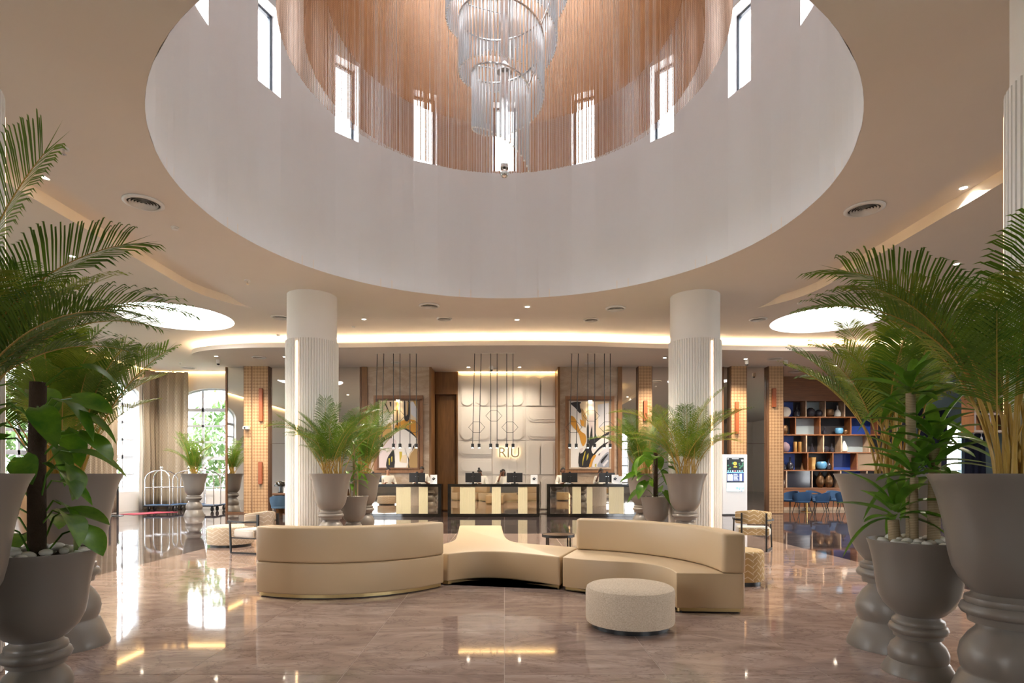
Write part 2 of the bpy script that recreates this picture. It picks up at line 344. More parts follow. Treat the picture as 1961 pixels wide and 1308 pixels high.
# ------------------------------------------------------------------ ceilings
ring = MB().prism(rsquare(0, CY, 6.08, 1.3), ZR, ZR + 0.17, [circle(0, CY, RD + .002, 96)[::-1]])
struct('ceiling', ring, 'ceiling_paint', 'lower square ceiling around the round opening')
struct('ceiling', MB().prism(rsquare(0, CY, 7.9, 2.7), ZS, ZS + 0.1, [circle(0, CY, RD + .3, 96)[::-1]]), 'ceiling_paint', 'recessed strip of ceiling above the lower square')
SK = [(-9.15, 16.2), (9.15, 16.5)]
hole = rsquare(0, CY, 7.45, 2.6)
oc = MB().prism([(XL, YF), (XR, YF), (XR, YB), (XL, YB)], ZO, ZS + .02, [hole[::-1]] + [circle(x, y, 1.47, 48)[::-1] for x, y in SK])
struct('ceiling', oc, 'ceiling_paint', 'upper ceiling of the hall with two round skylights')
can = crom([(-10.3, 22.3), (-10.42, 21.3), (-10.6, 20.3), (-10.55, 19.6), (-10.05, 19.05), (-9.1, 18.65), (-7.6, 18.42), (-5, 18.42), (-2, 18.2), (0, 18.12), (2, 18.15), (5, 18.55), (8, 18.85), (12, 19.0), (16, 19.0), (XR, 19.0)], 5)
canp = can + [(XR, YB), (-10.3, YB)]
struct('ceiling', MB().prism(canp, ZC, ZC + 0.14), 'ceiling_paint', 'dropped canopy ceiling over the reception desks')
def ribbon(path, z, wd, h=0.02, closed=False):
    mb = MB(); n = len(path); P = [Vector((p[0], p[1])) for p in path]; vs = []
    for i in range(n):
        a = P[(i - 1) % n] if closed or i else P[0]; b = P[(i + 1) % n] if closed or i < n - 1 else P[-1]
        t = (b - a).normalized(); q = Vector((-t.y, t.x)) * wd / 2
        vs += [(P[i].x + q.x, P[i].y + q.y, z), (P[i].x - q.x, P[i].y - q.y, z), (P[i].x + q.x, P[i].y + q.y, z + h), (P[i].x - q.x, P[i].y - q.y, z + h)]
    fs = []
    for i in range(n if closed else n - 1):
        a, b = 4 * i, 4 * ((i + 1) % n); fs += [(a, b, b + 1, a + 1), (a + 2, a + 3, b + 3, b + 2), (a, a + 2, b + 2, b), (a + 1, b + 1, b + 3, a + 3)]
    return mb.add(vs, fs)
cl = [(x + (0.28 if x < -9 else 0), y + 0.30) for x, y in can[8:]]
tag(ribbon(cl, ZC + 0.145, 0.06).build('cove_light', 'warm_led'), 'warm glowing light strip along the top of the reception canopy', 'light strip')
tag(ribbon(rsquare(0, CY, 5.95, 1.25), ZR + 0.175, 0.025, 0.012, True).build('cove_light', 'wall_led'), 'warm light strip hidden above the lower square ceiling edge', 'light strip')
# drum
NW = 16; dw = 0.0585
DT = 12.6; ZW0, ZW1 = 8.28, 9.82
def ring_pts(r, z, a): return (r * math.sin(a), CY + r * math.cos(a), z)
mb = MB(); angs = []
for k in range(NW):
    c = 2 * PI * k / NW; seg = 2 * PI / NW
    angs += [(c - dw, c + dw, True)]
    for j in range(5): a0 = c + dw + (seg - 2 * dw) * j / 5; angs.append((a0, a0 + (seg - 2 * dw) / 5, False))
for a0, a1, win in angs:
    for z0, z1 in ((ZR, ZW0), (ZW0, ZW1), (ZW1, DT)):
        if win and z0 == ZW0: 
            for (p, q, zz0, zz1) in ((a0, a0, ZW0, ZW1), (a1, a1, ZW0, ZW1)):
                mb.add([ring_pts(RD, zz0, p), ring_pts(RD + .32, zz0, p), ring_pts(RD + .32, zz1, p), ring_pts(RD, zz1, p)], [(0, 1, 2, 3)])
            for zz in (ZW0, ZW1): mb.add([ring_pts(RD, zz, a0), ring_pts(RD, zz, a1), ring_pts(RD + .32, zz, a1), ring_pts(RD + .32, zz, a0)], [(0, 1, 2, 3)])
            continue
        mb.add([ring_pts(RD, z0, a0), ring_pts(RD, z0, a1), ring_pts(RD, z1, a1), ring_pts(RD, z1, a0)], [(0, 1, 2, 3)])
        mb.add([ring_pts(RD + .32, z0, a0), ring_pts(RD + .32, z0, a1), ring_pts(RD + .32, z1, a1), ring_pts(RD + .32, z1, a0)], [(3, 2, 1, 0)])
struct('wall_drum', mb, 'drum_plaster', 'round white drum wall rising above the ceiling opening', fix=False)
struct('ceiling', MB().prism(circle(0, CY, RD + .4, 64), DT, DT + .1, [circle(0, CY, 1.7, 48)[::-1]]), 'drum_plaster', 'flat roof ring closing the top of the drum')
e = bpy.data.objects.new('window_40', None); C.objects.link(e); e.location = (0, CY, DT + .08); e['kind'] = 'structure'; e['label'] = 'round glazed roof light, unseen and added to brighten the drum from above'  # unseen roof light, added so daylight reaches the chains and chandelier
MB().lathe([(1.7, 0), (1.7, .01), (.02, .2), (.02, .19)], 40, caps=False).build('pane', 'window_glass', e)
portal((0, CY, DT + .35), (0, 0, 0), 3.4, 3.4)
for k in range(NW):
    a = 2 * PI * k / NW
    e = bpy.data.objects.new('window_%d' % (k + 1), None); C.objects.link(e); e.location = ring_pts(RD, 0, a); e.rotation_euler.z = -a
    e['kind'] = 'structure'; e['label'] = 'narrow upright drum window, ' + ('straight behind the chandelier' if k == 0 else 'number %d round from the one behind the chandelier' % k)
    hw = RD * math.sin(dw) ; y0 = 0.20
    f = MB().box(-hw, -hw + .05, y0, y0 + .06, ZW0, ZW1).box(hw - .05, hw, y0, y0 + .06, ZW0, ZW1).box(-hw, hw, y0, y0 + .06, ZW0, ZW0 + .05).box(-hw, hw, y0, y0 + .06, ZW1 - .05, ZW1)
    f.build('window_frame', 'navy_frame', e)
    MB().add([(-hw, y0 + .03, ZW0), (hw, y0 + .03, ZW0), (hw, y0 + .03, ZW1), (-hw, y0 + .03, ZW1)], [(0, 1, 2, 3)]).build('pane', 'window_glass', e)
    p = ring_pts(RD + .33, (ZW0 + ZW1) / 2, a); portal(p, (PI / 2, 0, -a + PI), 2 * hw, ZW1 - ZW0)
# skylight wells
for i, (x, y) in enumerate(SK):
    e = bpy.data.objects.new('window_%d' % (17 + i), None); C.objects.link(e); e.location = (x, y, ZO); e['kind'] = 'structure'
    e['label'] = 'round skylight in the ceiling ' + ('on the curtained side' if x < 0 else 'on the shelf side')
    mb = MB(); mb.lathe([(1.47, 0), (1.47, 0.55), (1.62, 0.55), (1.62, 0.2)], 48, caps=False); mb.build('skylight_well', 'plaster', e)
    MB().lathe([(1.47, 0.5), (1.2, 0.53), (0.6, 0.56), (0.02, 0.57)], 48, caps=False).build('pane', 'window_glass', e, smooth=True)
    portal((x, y, ZO + .6), (0, 0, 0), 2.9, 2.9)

# ------------------------------------------------------------------ outer walls with arched windows
def arch_poly(c, hw, z0, zs, za, n=16):
    pts = [(c - hw, z0), (c + hw, z0)]
    for i in range(n + 1):
        q = PI * i / n; pts.append((c + hw * math.cos(q), zs + (za - zs) * math.sin(q)))
    return pts
WZ0, WZS, WZA = 0.78, 4.55, 5.15
wn = [19]
def arched_window(T, c, hw, ncol, label, portal_rot, thick, panes=True):
    e = bpy.data.objects.new('window_%d' % wn[0], None); wn[0] += 1; C.objects.link(e); e['kind'] = 'structure'; e['label'] = label
    p = T(c, 0, 0); e.location = p; off = Vector(p)
    TT = lambda u, v, d: tuple(Vector(T(u, v, d)) - off)
    ou = arch_poly(c, hw, WZ0, WZS, WZA); inn = arch_poly(c, hw - .07, WZ0 + .07, WZS, WZA - .07)
    MB().prism(ou, 0.12, 0.20, [inn[::-1]], T=TT).build('window_frame', 'frame_white', e)
    def bar(u0, u1, v0, v1): MB().prism([(u0, v0), (u1, v0), (u1, v1), (u0, v1)], 0.13, 0.19, T=TT).build('glazing_bar', 'frame_white', e)
    us = [c - hw + 2 * hw * k / ncol for k in range(1, ncol)]
    for u in us:
        q = math.sqrt(max(0, 1 - ((u - c) / hw) ** 2)); bar(u - .045, u + .045, WZ0 + .05, WZS + (WZA - WZS) * q - .03)
    vsr = [WZ0 + .69 * k for k in range(1, 6)]
    for k, v in enumerate(vsr): t = 0.075 if k in (1, 4) else 0.045; bar(c - hw + .05, c + hw - .05, v - t, v + t)
    ue = [c - hw] + us + [c + hw]; ve = [WZ0] + vsr
    if panes:
        for a, b in zip(ue, ue[1:]):
            for q, r in zip(ve, ve[1:]): MB().add([TT(a, q, .16), TT(b, q, .16), TT(b, r, .16), TT(a, r, .16)], [(0, 1, 2, 3)]).build('pane', 'window_glass', e, fix=False)
            top = lambda u: WZS + (WZA - WZS) * math.sqrt(max(0, 1 - ((u - c) / hw) ** 2))
            ns = 5; up = [a + (b - a) * i / ns for i in range(ns + 1)]
            vs_ = [TT(a, ve[-1], .16), TT(b, ve[-1], .16)] + [TT(u, max(top(u), ve[-1]), .16) for u in reversed(up)]
            MB().add(vs_, [tuple(range(len(vs_)))]).build('pane', 'window_glass', e, fix=False)
    c3 = T(c, (WZ0 + WZA) / 2, thick + .02); portal(c3, portal_rot, 2 * hw, WZA - WZ0)
TL = lambda u, v, d: (XL - d, u, v)     # left wall: u = Y
TBk = lambda u, v, d: (u, YB + d, v)    # back wall: u = X
TR = lambda u, v, d: (XR + d, u, v)
TF = lambda u, v, d: (u, YF - d, v)
LW = [22.5, 17.6, 12.7, 7.8]
def awall(T, u0, u1, cs, hw, th=0.35): return MB().prism([(u0, 0), (u1, 0), (u1, ZS), (u0, ZS)], 0, th, [arch_poly(c, hw, WZ0, WZS, WZA)[::-1] for c in cs], T=T)
struct('wall_left', awall(TL, YF, YB, LW, 1.5), 'plaster', 'cream wall with tall arched windows and curtains')
struct('wall_back', awall(TBk, XL, -10.3, [-12.45], 1.5), 'plaster', 'cream wall with an arched window behind the luggage trolleys')
names = ['nearest the corner curtain', 'behind the tall palms', 'further along past the palms', 'beside the seating area', 'next to the entrance']
for c, nmn in zip(LW, names): arched_window(TL, c, 1.5, 3, 'arched white-framed window in the side wall ' + nmn, (0, PI / 2 + PI, 0), .35, panes=True)
arched_window(TBk, -12.45, 1.5, 3, 'arched white-framed window behind the luggage trolleys', (PI / 2 + PI, 0, 0), .35)
FW = [-9.0, 9.0]
struct('wall_front', awall(TF, XL, XR, FW, 1.5), 'plaster', 'entrance wall with a row of wide arched windows')
for i, c in enumerate(FW): arched_window(TF, c, 1.5, 3, 'wide arched entrance window, bay %d from the curtained side' % (i + 1), (PI / 2, 0, 0), .35, panes=False)
RW = [8.0, 15.0]
struct('wall_right', awall(TR, YF, YB, RW, 1.5), 'plaster', 'far side wall of the bar area')
for i, c in enumerate(RW): arched_window(TR, c, 1.5, 3, 'arched window in the bar side wall, bay %d from the entrance' % (i + 1), (0, PI / 2, 0), .35, panes=False)
for path, lb in (([(XL + .05, YF + .2), (XL + .05, YB - .1)], 'thin warm light strip above the side windows'), ([(XL + .1, YB - .05), (-10.4, YB - .05)], 'thin warm light strip above the trolley window')):
    tag(ribbon(path, ZO - .028, .05, .02).build('wall_light_strip', 'wall_led'), lb, 'light strip')

# ------------------------------------------------------------------ reception back walls
def bx(name, x0, x1, y0, y1, z0, z1, mat, parent=None, **kw): return MB().box(x0, x1, y0, y1, z0, z1).build(name, mat, parent, **kw)
wr = struct('wall_reception', MB().box(-10.47, 10.41, SWY + .02, SWY + .2, 0, ZC), 'brown_wood', 'brown timber back wall of the reception')
bx('wall_return', -10.47, -10.40, WY, YB, 0, ZC, 'walnut_edge', wr); bx('wall_return', 10.34, 10.41, WY, SWY, 0, ZC, 'walnut_edge', wr)
for x0, x1 in ((-10.40, -9.72), (-8.80, -7.1), (-7.06, -5.38), (4.41, 4.98), (5.51, 8.14), (9.04, 9.84)):
    for z0, z1 in ((0.06, 2.62), (2.63, ZC)): bx('mirror_panel', x0 + .01, x1 - .01, WY + .02, WY + .05, z0, z1, 'mirror', wr)
    bx('mirror_frame', x0, x1, WY + .01, WY + .06, 0, .06, 'walnut_edge', wr); bx('mirror_backing', x0, x1, WY + .06, WY + .1, 0, ZC, 'walnut_edge', wr)
for x in (-10.44, -5.40, 8.2): bx('mirror_frame', x - .03, x + .03, WY - .02, WY + .06, 0, ZC, 'walnut_edge', wr)
bx('mirror_panel', 8.23, 8.43, WY + .02, WY + .05, .06, ZC, 'smoked_mirror', wr)
for x0, x1, nm in ((-5.14, -2.82, 'a'), (2.08, 4.25, 'b')):
    for j in range(3):
        z0 = [0, 2.72, 4.1][j]; z1 = [2.715, 4.095, ZC][j]; bx('marble_slab', x0, x1, WY, WY + .06, z0, z1, 'wall_marble', wr)
    bx('marble_backing', x0, x1, WY + .06, WY + .2, 0, ZC, 'brown_wood', wr)
bx('timber_post', -5.35, -5.14, WY - .06, WY + .2, 0, ZC, 'brown_wood', wr); bx('timber_post', 4.25, 4.41, WY - .06, WY + .2, 0, ZC, 'brown_wood', wr)
bx('timber_return', -2.82, -2.74, WY - .03, RWY, 0, ZC, 'brown_wood', wr); bx('timber_return', 2.0, 2.08, WY - .03, RWY, 0, ZC, 'brown_wood', wr)
bx('timber_panel', -2.74, -1.85, RWY - .04, RWY + .1, 4.62, ZC, 'brown_wood', wr); bx('timber_panel', -2.74, -1.85, RWY + .25, RWY + .4, 0, 4.62, 'brown_wood', wr)
bx('timber_trim', -1.88, -1.83, RWY - .05, RWY + .3, 0, ZC, 'brown_wood', wr); bx('door_leaf', -2.66, -1.92, RWY + .2, RWY + .25, 0.05, 4.55, 'brown_wood', wr)
# relief wall
rw = struct('wall_relief', MB().box(-1.83, 2.0, RWY, RWY + .15, 0, ZC - .03), 'relief_white', 'cream relief wall with raised arch pattern behind the middle desk')
def arch_up(cx, z0, z1, hw, inv=False, n=12):
    if inv: return [(cx + hw, z1), (cx - hw, z1)] + [(cx - hw * math.cos(PI * i / n), z0 + hw - hw * math.sin(PI * i / n)) for i in range(n + 1)]
    return [(cx - hw, z0), (cx + hw, z0)] + [(cx + hw * math.cos(PI * i / n), z1 - hw + hw * math.sin(PI * i / n)) for i in range(n + 1)]
TRel = lambda u, v, d: (u, RWY - d, v)
cols = [(-1.83, -0.5), (-0.49, 0.83), (0.84, 2.0)]; rows = [(4.15, 5.45), (2.81, 4.14), (1.45, 2.80), (0.1, 1.44)]
kinds = [['inv', 'inv', 'up'], ['inv', 'inv', 'side'], ['side', 'board', 'up'], ['up', 'board', 'up']]
for (z0, z1), kr in zip(rows, kinds):
    for (x0, x1), kd in zip(cols, kr):
        MB().prism([(x0, z0), (x1, z0), (x1, z1), (x0, z1)], 0, .03, T=TRel).build('relief_tile', 'relief_white', rw, bevel=.004)
        if kd in ('up', 'inv'):
            for cx in (x0 + (x1 - x0) * .27, x0 + (x1 - x0) * .74):
                MB().prism(arch_up(cx, z0 + .02, z1 - .03, .29, kd == 'inv'), .03, .058, T=TRel).build('relief_arch', 'relief_white', rw, bevel=.003)
                MB().prism(arch_up(cx, z0 + .02, z1 - .10, .22, kd == 'inv'), .058, .078, T=TRel).build('relief_arch', 'relief_white', rw, bevel=.003)
        elif kd == 'side':
            for cz in (z0 + .33, z0 + 1.0):
                pts = arch_up(cz, x0 + .03, x1, .27, True); MB().prism([(b, a) for a, b in pts], .03, .06, T=TRel).build('relief_arch', 'relief_white', rw, bevel=.003)
                pts = arch_up(cz, x0 + .12, x1, .19, True); MB().prism([(b, a) for a, b in pts], .06, .08, T=TRel).build('relief_arch', 'relief_white', rw, bevel=.003)
        else:
            for k in range(4): u = x0 + .02 + k * .33; MB().prism([(u, z0 + .02), (u + .3, z0 + .02), (u + .3, z1 - .02), (u, z1 - .02)], .03, .045, T=TRel).build('relief_board', 'relief_white', rw, bevel=.004)
tag(bx('wall_light_strip', -1.8, 1.98, RWY - .12, RWY - .08, ZC - .03, ZC - .012, 'wall_led'), 'thin warm light strip along the top of the cream relief wall', 'light strip')
# pilasters
pl_lab = {(-9.72, -8.80): 'tall woven wood pilaster between the trolley mirror and the desk lamp', (4.98, 5.51): 'tall woven wood pilaster behind the palms by the art wall', (8.43, 9.04): 'tall woven wood pilaster behind the white kiosk', (9.84, 10.41): 'tall woven wood pilaster beside the blue shelves'}
for (x0, x1), lb in pl_lab.items():
    e = thing('pilaster', lb, 'pilaster', ((x0 + x1) / 2, WY, 0), group='woven pilasters along the mirror wall'); h = (x1 - x0) / 2; e['kind'] = 'structure'
    bx('core', -h, h, -.16, .1, 0, ZC, 'walnut_edge', e)
    if x0 < -9:
        bx('woven_facing', -h + .02, -h + .30, -.17, -.15, .02, ZC, 'woven_panel', e); bx('woven_facing', -h + .33, h - .02, -.17, -.15, .02, ZC, 'woven_panel', e)
    else: bx('woven_facing', -h + .03, h - .03, -.17, -.15, .02, ZC, 'woven_panel', e)
def sconce(x, z0, z1, lb):
    e = thing('wall_sconce', lb, 'wall light', (x, WY - .17, (z0 + z1) / 2), group='red-brown timber wall sconces'); h = (z1 - z0) / 2
    bx('body', -.07, .07, -.09, 0, -h, h, 'sconce_wood', e, bevel=.008); bx('end_cap', -.05, .05, -.075, -.015, -h - .01, -h, 'black_metal', e); bx('end_cap', -.05, .05, -.075, -.015, h, h + .01, 'black_metal', e)
pz = lambda y, Y=21.6: 1.5 + (907 - y) / 1112 * Y
px = lambda x, Y=21.6: (x - 966) / 1112 * Y
sconce(px(500), pz(807), pz(744), 'upper red-brown sconce on the pilaster nearest the trolleys'); sconce(px(499), pz(927), pz(885), 'lower red-brown sconce on the pilaster nearest the trolleys')
sconce(px(1236), pz(806), pz(768), 'red-brown sconce on the pilaster half hidden by palms'); sconce(px(1411), pz(831), pz(770), 'long red-brown sconce above the white kiosk'); sconce(px(1482), pz(780), pz(744), 'short red-brown sconce beside the blue shelves')
e = thing('security_camera', 'white box camera fixed to the woven pilaster near the trolleys', 'camera', (px(473), WY - .17, pz(820)))
bx('body', -.08, .1, -.22, 0, -.05, .05, 'white_matte', e, bevel=.01); MB().tube([(0, -.22, 0), (0, -.25, 0)], .03, 10).build('lens', 'black_plastic', e)
# RIU sign
e = thing('wall_sign', 'backlit metal letters RIU on the cream relief wall', 'sign', (0.11, RWY - .09, 2.14))
for ch, x in (('R', -.36), ('I', -.03), ('U', .11)):
    for nm, mt, dy, ex in (('letter', 'bronze_letter', -.07, .012), ('backlight', 'sign_glow', -.025, .004)):
        cu = bpy.data.curves.new(nm, 'FONT'); cu.body = ch; cu.size = .56; cu.extrude = ex; cu.offset = 0.0 if nm == 'letter' else -.004
        to = bpy.data.objects.new(nm, cu); cu.materials.append(M[mt]); C.objects.link(to); bpy.context.view_layer.update()
        me = bpy.data.meshes.new_from_object(to.evaluated_get(bpy.context.evaluated_depsgraph_get())); bpy.data.objects.remove(to)
        o = bpy.data.objects.new(nm, me); C.objects.link(o); o.parent = e; o.location = (x, dy, 0); o.rotation_euler = (PI / 2, 0, 0)

# ------------------------------------------------------------------ columns
def flute_poly(r, n=64, d=.022):
    out = []
    for i in range(n):
        for k, (f, rr) in enumerate(((0.0, r - d), (.12, r), (.72, r), (.84, r - d))): a = 2 * PI * (i + f) / n; out.append((rr * math.cos(a), rr * math.sin(a)))
    return out
for x, y, led, lb in ((-4.27, 12.9, -PI / 2 - .26, 'round white fluted column beside the far palms and pattern ottoman'), (4.23, 12.9, -PI / 2 + .34, 'round white fluted column near the white kiosk'), (-4.32, 4.16, .94, 'round white fluted column at the edge behind the pothos urn'), (4.32, 4.16, 2.2, 'round white fluted column at the edge behind the big palm urn')):
    e = thing('column', lb, 'column', (x, y, 0), group='round fluted columns'); e['kind'] = 'structure'
    MB().lathe([(.53, 0), (.53, ZR + .05)], 64).build('shaft', 'column_paint', e, smooth=True)
    MB().prism(flute_poly(.565), 0.005, 4.40).build('fluted_cladding', 'column_paint', e)
    MB().prism([(.56 * math.cos(led - .035), .56 * math.sin(led - .035)), (.577 * math.cos(led - .035), .577 * math.sin(led - .035)), (.577 * math.cos(led + .035), .577 * math.sin(led + .035)), (.56 * math.cos(led + .035), .56 * math.sin(led + .035))], 0.02, 4.33).build('light_strip', 'column_led', e)

# ------------------------------------------------------------------ ceiling fixtures
vent_me = {}
def vent(x, y, z, lb, r=.36):
    e = thing('air_vent', lb, 'vent', (x, y, z), group='round ceiling diffusers')
    if r not in vent_me:
        vent_me[r] = [('plenum', MB().lathe([(r * .8, -.002), (r * .8, .0)], 28).mesh('plenum', 'vent_dark')), ('rim', MB().lathe([(r * .8, -.004), (r, -.006), (r, -.02), (r * .8, -.035), (r * .78, -.01)], 32, caps=False).mesh('rim', 'white_matte', True))]
        for k in range(5): q = r * (.68 - .14 * k); vent_me[r].append(('louvre', MB().lathe([(q, -.03), (q - r * .085, -.012), (q - r * .085, -.008), (q + .004, -.026)], 28, caps=False).mesh('louvre', 'white_matte', True)))
    for nme, me in vent_me[r]: inst(me, nme, e)
def cpos(x, y, z): Y = (z - 1.5) * 1112 / (907 - y); return ((x - 966) / 1112 * Y, Y)
for x, y, z, lb, r in ((275, 387, ZR, 'large round vent on the lower ceiling nearest the pothos', .27), (1655, 399, ZR, 'large round vent on the lower ceiling nearest the tall palms and bar', .27), (822, 585, ZR, 'round vent on the lower ceiling above the first artwork', .24), (1179, 590, ZR, 'round vent on the lower ceiling above the second artwork', .24),
        (298, 569, ZO, 'round vent just above the skylight on the curtained side', .26), (537, 607, ZO, 'round vent beside the column with the pattern ottoman', .26), (851, 610, ZO, 'round vent between lower ceiling and bright cove, first artwork side', .22), (1132, 612, ZO, 'round vent between lower ceiling and bright cove, second artwork side', .22), (1452, 611, ZO, 'round vent between the kiosk column and the skylight', .24),
        (496, 684, ZC, 'flat vent in the canopy above the woven pilaster', .24), (1484, 687, ZC, 'flat vent in the canopy near two white cameras', .26), (1527, 711, ZC, 'flat vent in the canopy above the blue shelves', .34), (760, 694, ZC, 'flat vent among the pendant rods before the first artwork', .2), (945, 704, ZC, 'flat vent above the RIU wall', .2), (1130, 695, ZC, 'flat vent among the pendant rods before the second artwork', .2), (360, 704, ZO, 'flat vent in the ceiling above the corner curtain', .3)):
    X, Y = cpos(x, y, z); vent(X, Y, z, lb, r)
dl_me = [('trim_ring', MB().lathe([(.055, -.002), (.085, -.004), (.085, -.012), (.055, -.012)], 20, caps=False).mesh('trim_ring', 'white_matte')), ('lens', MB().lathe([(.055, -.008), (.055, -.004)], 16).mesh('lens', 'lamp_lens'))]
spot = bpy.data.lights.new('downlight_lamp', 'SPOT'); spot.energy = 520; spot.spot_size = 2.3; spot.spot_blend = .6; spot.color = (1, .86, .68); spot.shadow_soft_size = .05
spot2 = spot.copy(); spot2.energy = 130; spot2.spot_blend = 1.0
def downlight(X, Y, z, lb, lamp=True, sc=1.0):
    e = thing('downlight', lb, 'downlight', (X, Y, z), group='recessed ceiling downlights'); e.scale = (sc, sc, 1)
    for nme, me in dl_me: inst(me, nme, e)
    if lamp: l = bpy.data.objects.new('downlight_lamp', spot2 if 'letter' in lb else spot); C.objects.link(l); l.parent = e; l.location = (0, 0, -.03)
for x, y, z, lb in ((89, 340, ZS, 'recessed downlight glowing in the ceiling recess above the palm fronds'), (1845, 359, ZS, 'recessed downlight in the ceiling recess next to the edge column'), (138, 490, ZO, 'downlight half behind palm fronds above the curtained side'), (1832, 505, ZO, 'downlight glimpsed between fronds of the tall palms'),
        (697, 611, ZO, 'downlight before the cove near the first column'), (990, 612, ZO, 'downlight before the cove near the middle'), (1010, 587, ZR, 'downlight on the lower ceiling near its far middle edge'), (272, 682, ZO, 'downlight above the window by the corner curtain'),
        (414, 682, ZC, 'canopy downlight at the rounded canopy end'), (545, 683, ZC, 'canopy downlight next to the first column'), (1273, 685, ZC, 'canopy downlight before the second column'), (1428, 687, ZC, 'canopy downlight above the kiosk pilaster'), (897, 703, ZC, 'canopy downlight above the desk, one before the letter R'), (995, 703, ZC, 'canopy downlight above the desk, after the letter U'),
        (1600, 700, ZC, 'canopy downlight over the shelf chairs'), (1000, 640, ZC, 'hidden')):
    if lb == 'hidden': continue
    X, Y = cpos(x, y, z); downlight(X, Y, z, lb)
for (X, Y, z, lb) in ((14.2, 21.5, ZC, 'canopy downlight over the bar end'),): downlight(X, Y, z, lb)
def detector(x, y, z, lb, kind):
    X, Y = cpos(x, y, z); e = thing('smoke_detector' if kind else 'sprinkler', lb, 'detector' if kind else 'sprinkler', (X, Y, z))
    MB().lathe([(.06, 0), (.06, -.012), (.045, -.015)], 18).build('base', 'white_matte', e)
    if kind: MB().lathe([(.045, -.015), (.045, -.04), (.02, -.05)], 18).build('sensor', 'white_matte', e); MB().lathe([(.03, -.02), (.03, -.04)], 12).build('grille', 'vent_dark', e)
    else: MB().tube([(0, 0, -.01), (0, 0, -.07)], .012, 8).build('stem', 'chrome', e); MB().lathe([(.028, -.07), (.028, -.075)], 10).build('deflector', 'chrome', e)
detector(122, 284, ZR, 'chrome sprinkler head on the lower ceiling above the palm', 0); detector(335, 435, ZR, 'white smoke detector on the lower ceiling below the large vent', 1)
detector(677, 625, ZO, 'white smoke detector before the bright cove beside the column', 1); detector(533, 641, ZO, 'white smoke detector close to the bright cove end', 1); detector(1531, 580, ZO, 'white smoke detector in front of the shelf side skylight', 1); detector(474, 537, ZR, 'tiny sprinkler near the lower ceiling corner', 0); detector(345, 694, ZO, 'small sprinkler in the ceiling near the corner curtain', 0)
for x, y, lb in ((1430, 698, 'white dome camera hanging from the canopy above the kiosk'), (1505, 698, 'white dome camera hanging next to the blue shelves'), (418, 697, 'white dome camera at the canopy end by the trolley mirror'), (942, 716, 'white dome camera over the RIU wall')):
    X, Y = cpos(x, y - 8, ZC); e = thing('security_camera', lb, 'camera', (X, min(Y, 21.6), ZC))
    MB().lathe([(.07, 0), (.07, -.12), (.06, -.14)], 16).build('housing', 'white_matte', e, smooth=True); MB().sphere((0, 0, -.14), .055, 12, 8).build('dome', 'black_plastic', e, smooth=True)

# ------------------------------------------------------------------ chain curtains and chandelier
def chain(r, z0, z1, n, wd, mat, lb, j=.0):
    mb = MB()
    for i in range(n):
        a = 2 * PI * i / n + random.uniform(-.0015, .0015); c, s = math.cos(a), math.sin(a); zz = z0 + random.uniform(-j, j)
        p = [(r + wd / 2, 0), (r - wd / 4, wd * .5), (r - wd / 4, -wd * .5)]
        vs = [(x * c - y * s, x * s + y * c, z) for z in (zz, z1) for x, y in p]
        mb.add(vs, [(0, 1, 4, 3), (1, 2, 5, 4), (2, 0, 3, 5)])
    o = mb.build('chain_curtain', mat, fix=False, loc=(0, CY, 0)); tag(o, lb, 'chain curtain', None, 'stuff'); return o
chain(3.12, 7.53, DT, 620, .0115, 'rose_chain', 'outer ring of fine rose metal chains hanging inside the drum', .01)
chain(2.78, 7.35, DT, 560, .0125, 'copper_chain', 'middle ring of fine copper chains hanging inside the drum', .01)
chain(2.52, 8.15, DT, 520, .013, 'copper_chain', 'short inner ring of copper chains around the chandelier', .01)
ch = thing('chandelier', 'spiral chandelier of clear glass rods hanging in the drum', 'chandelier', (0, CY, 0))
def spi(th):
    t = math.degrees(th); r = .475 + .19 * (t - 90) / 360; zt = 7.39 + .8 * (t - 90) / 360
    return (-r * math.sin(th), -r * math.cos(th), zt)
RL = .80
rodm = MB().lathe([(.0125, -RL), (.0125, -.02)], 6).lathe([(.003, -RL - .02), (.013, -RL - .01), (.013, -RL), (.003, -RL + .01)], 6, mi=1).lathe([(.003, -.03), (.012, -.02), (.012, -.008), (.003, 0)], 6, mi=1).mesh('glass_rod', ['crystal', 'crystal_bead'], True)
th = math.radians(-62); k = 0; hoop = []
while k < 300:
    p = spi(th); inst(rodm, 'glass_rod', ch, p, (0, 0, 0), (1, 1, 1 + .5 * max(0, (math.radians(100) - th) / math.radians(162)) ** 1.3)); k += 1
    r = math.hypot(p[0], p[1]); th += .062 / r
thm = th; n = 260
hoop = [Vector(spi(math.radians(-62) + (thm - math.radians(-62)) * i / n)) + Vector((0, 0, .015)) for i in range(n + 1)]
MB().tube(hoop, .014, 6).build('hoop', 'chrome', ch, smooth=True)
MB().box(-.055, .055, -.055, .055, 6.02, DT).build('shaft', 'chrome', ch, bevel=.01); MB().tube([(0, 0, 5.98), (0, 0, 6.02)], .07, 6).build('collar', 'chrome', ch)
MB().sphere((0, 0, 5.91), .065, 16, 10).build('finial', 'chrome', ch, smooth=True)
MB().lathe([(.02, 7.62), (.10, 7.42), (.11, 7.39), (.02, 7.39)], 16).build('cone', 'white_gloss', ch, smooth=True)
for t in (-62, 298, 658, 1018):
    a = Vector(spi(math.radians(t))); b = Vector(spi(math.radians(t + 345))); MB().tube([a + Vector((0, 0, .015)), (a + b) / 2 + Vector((.05, 0, .1)), b], .011, 6).build('strut', 'chrome', ch)
    q = Vector(spi(math.radians(t + 120))); MB().tube([q, (0, 0, q.z + .12)], .008, 5).build('strut', 'chrome', ch)

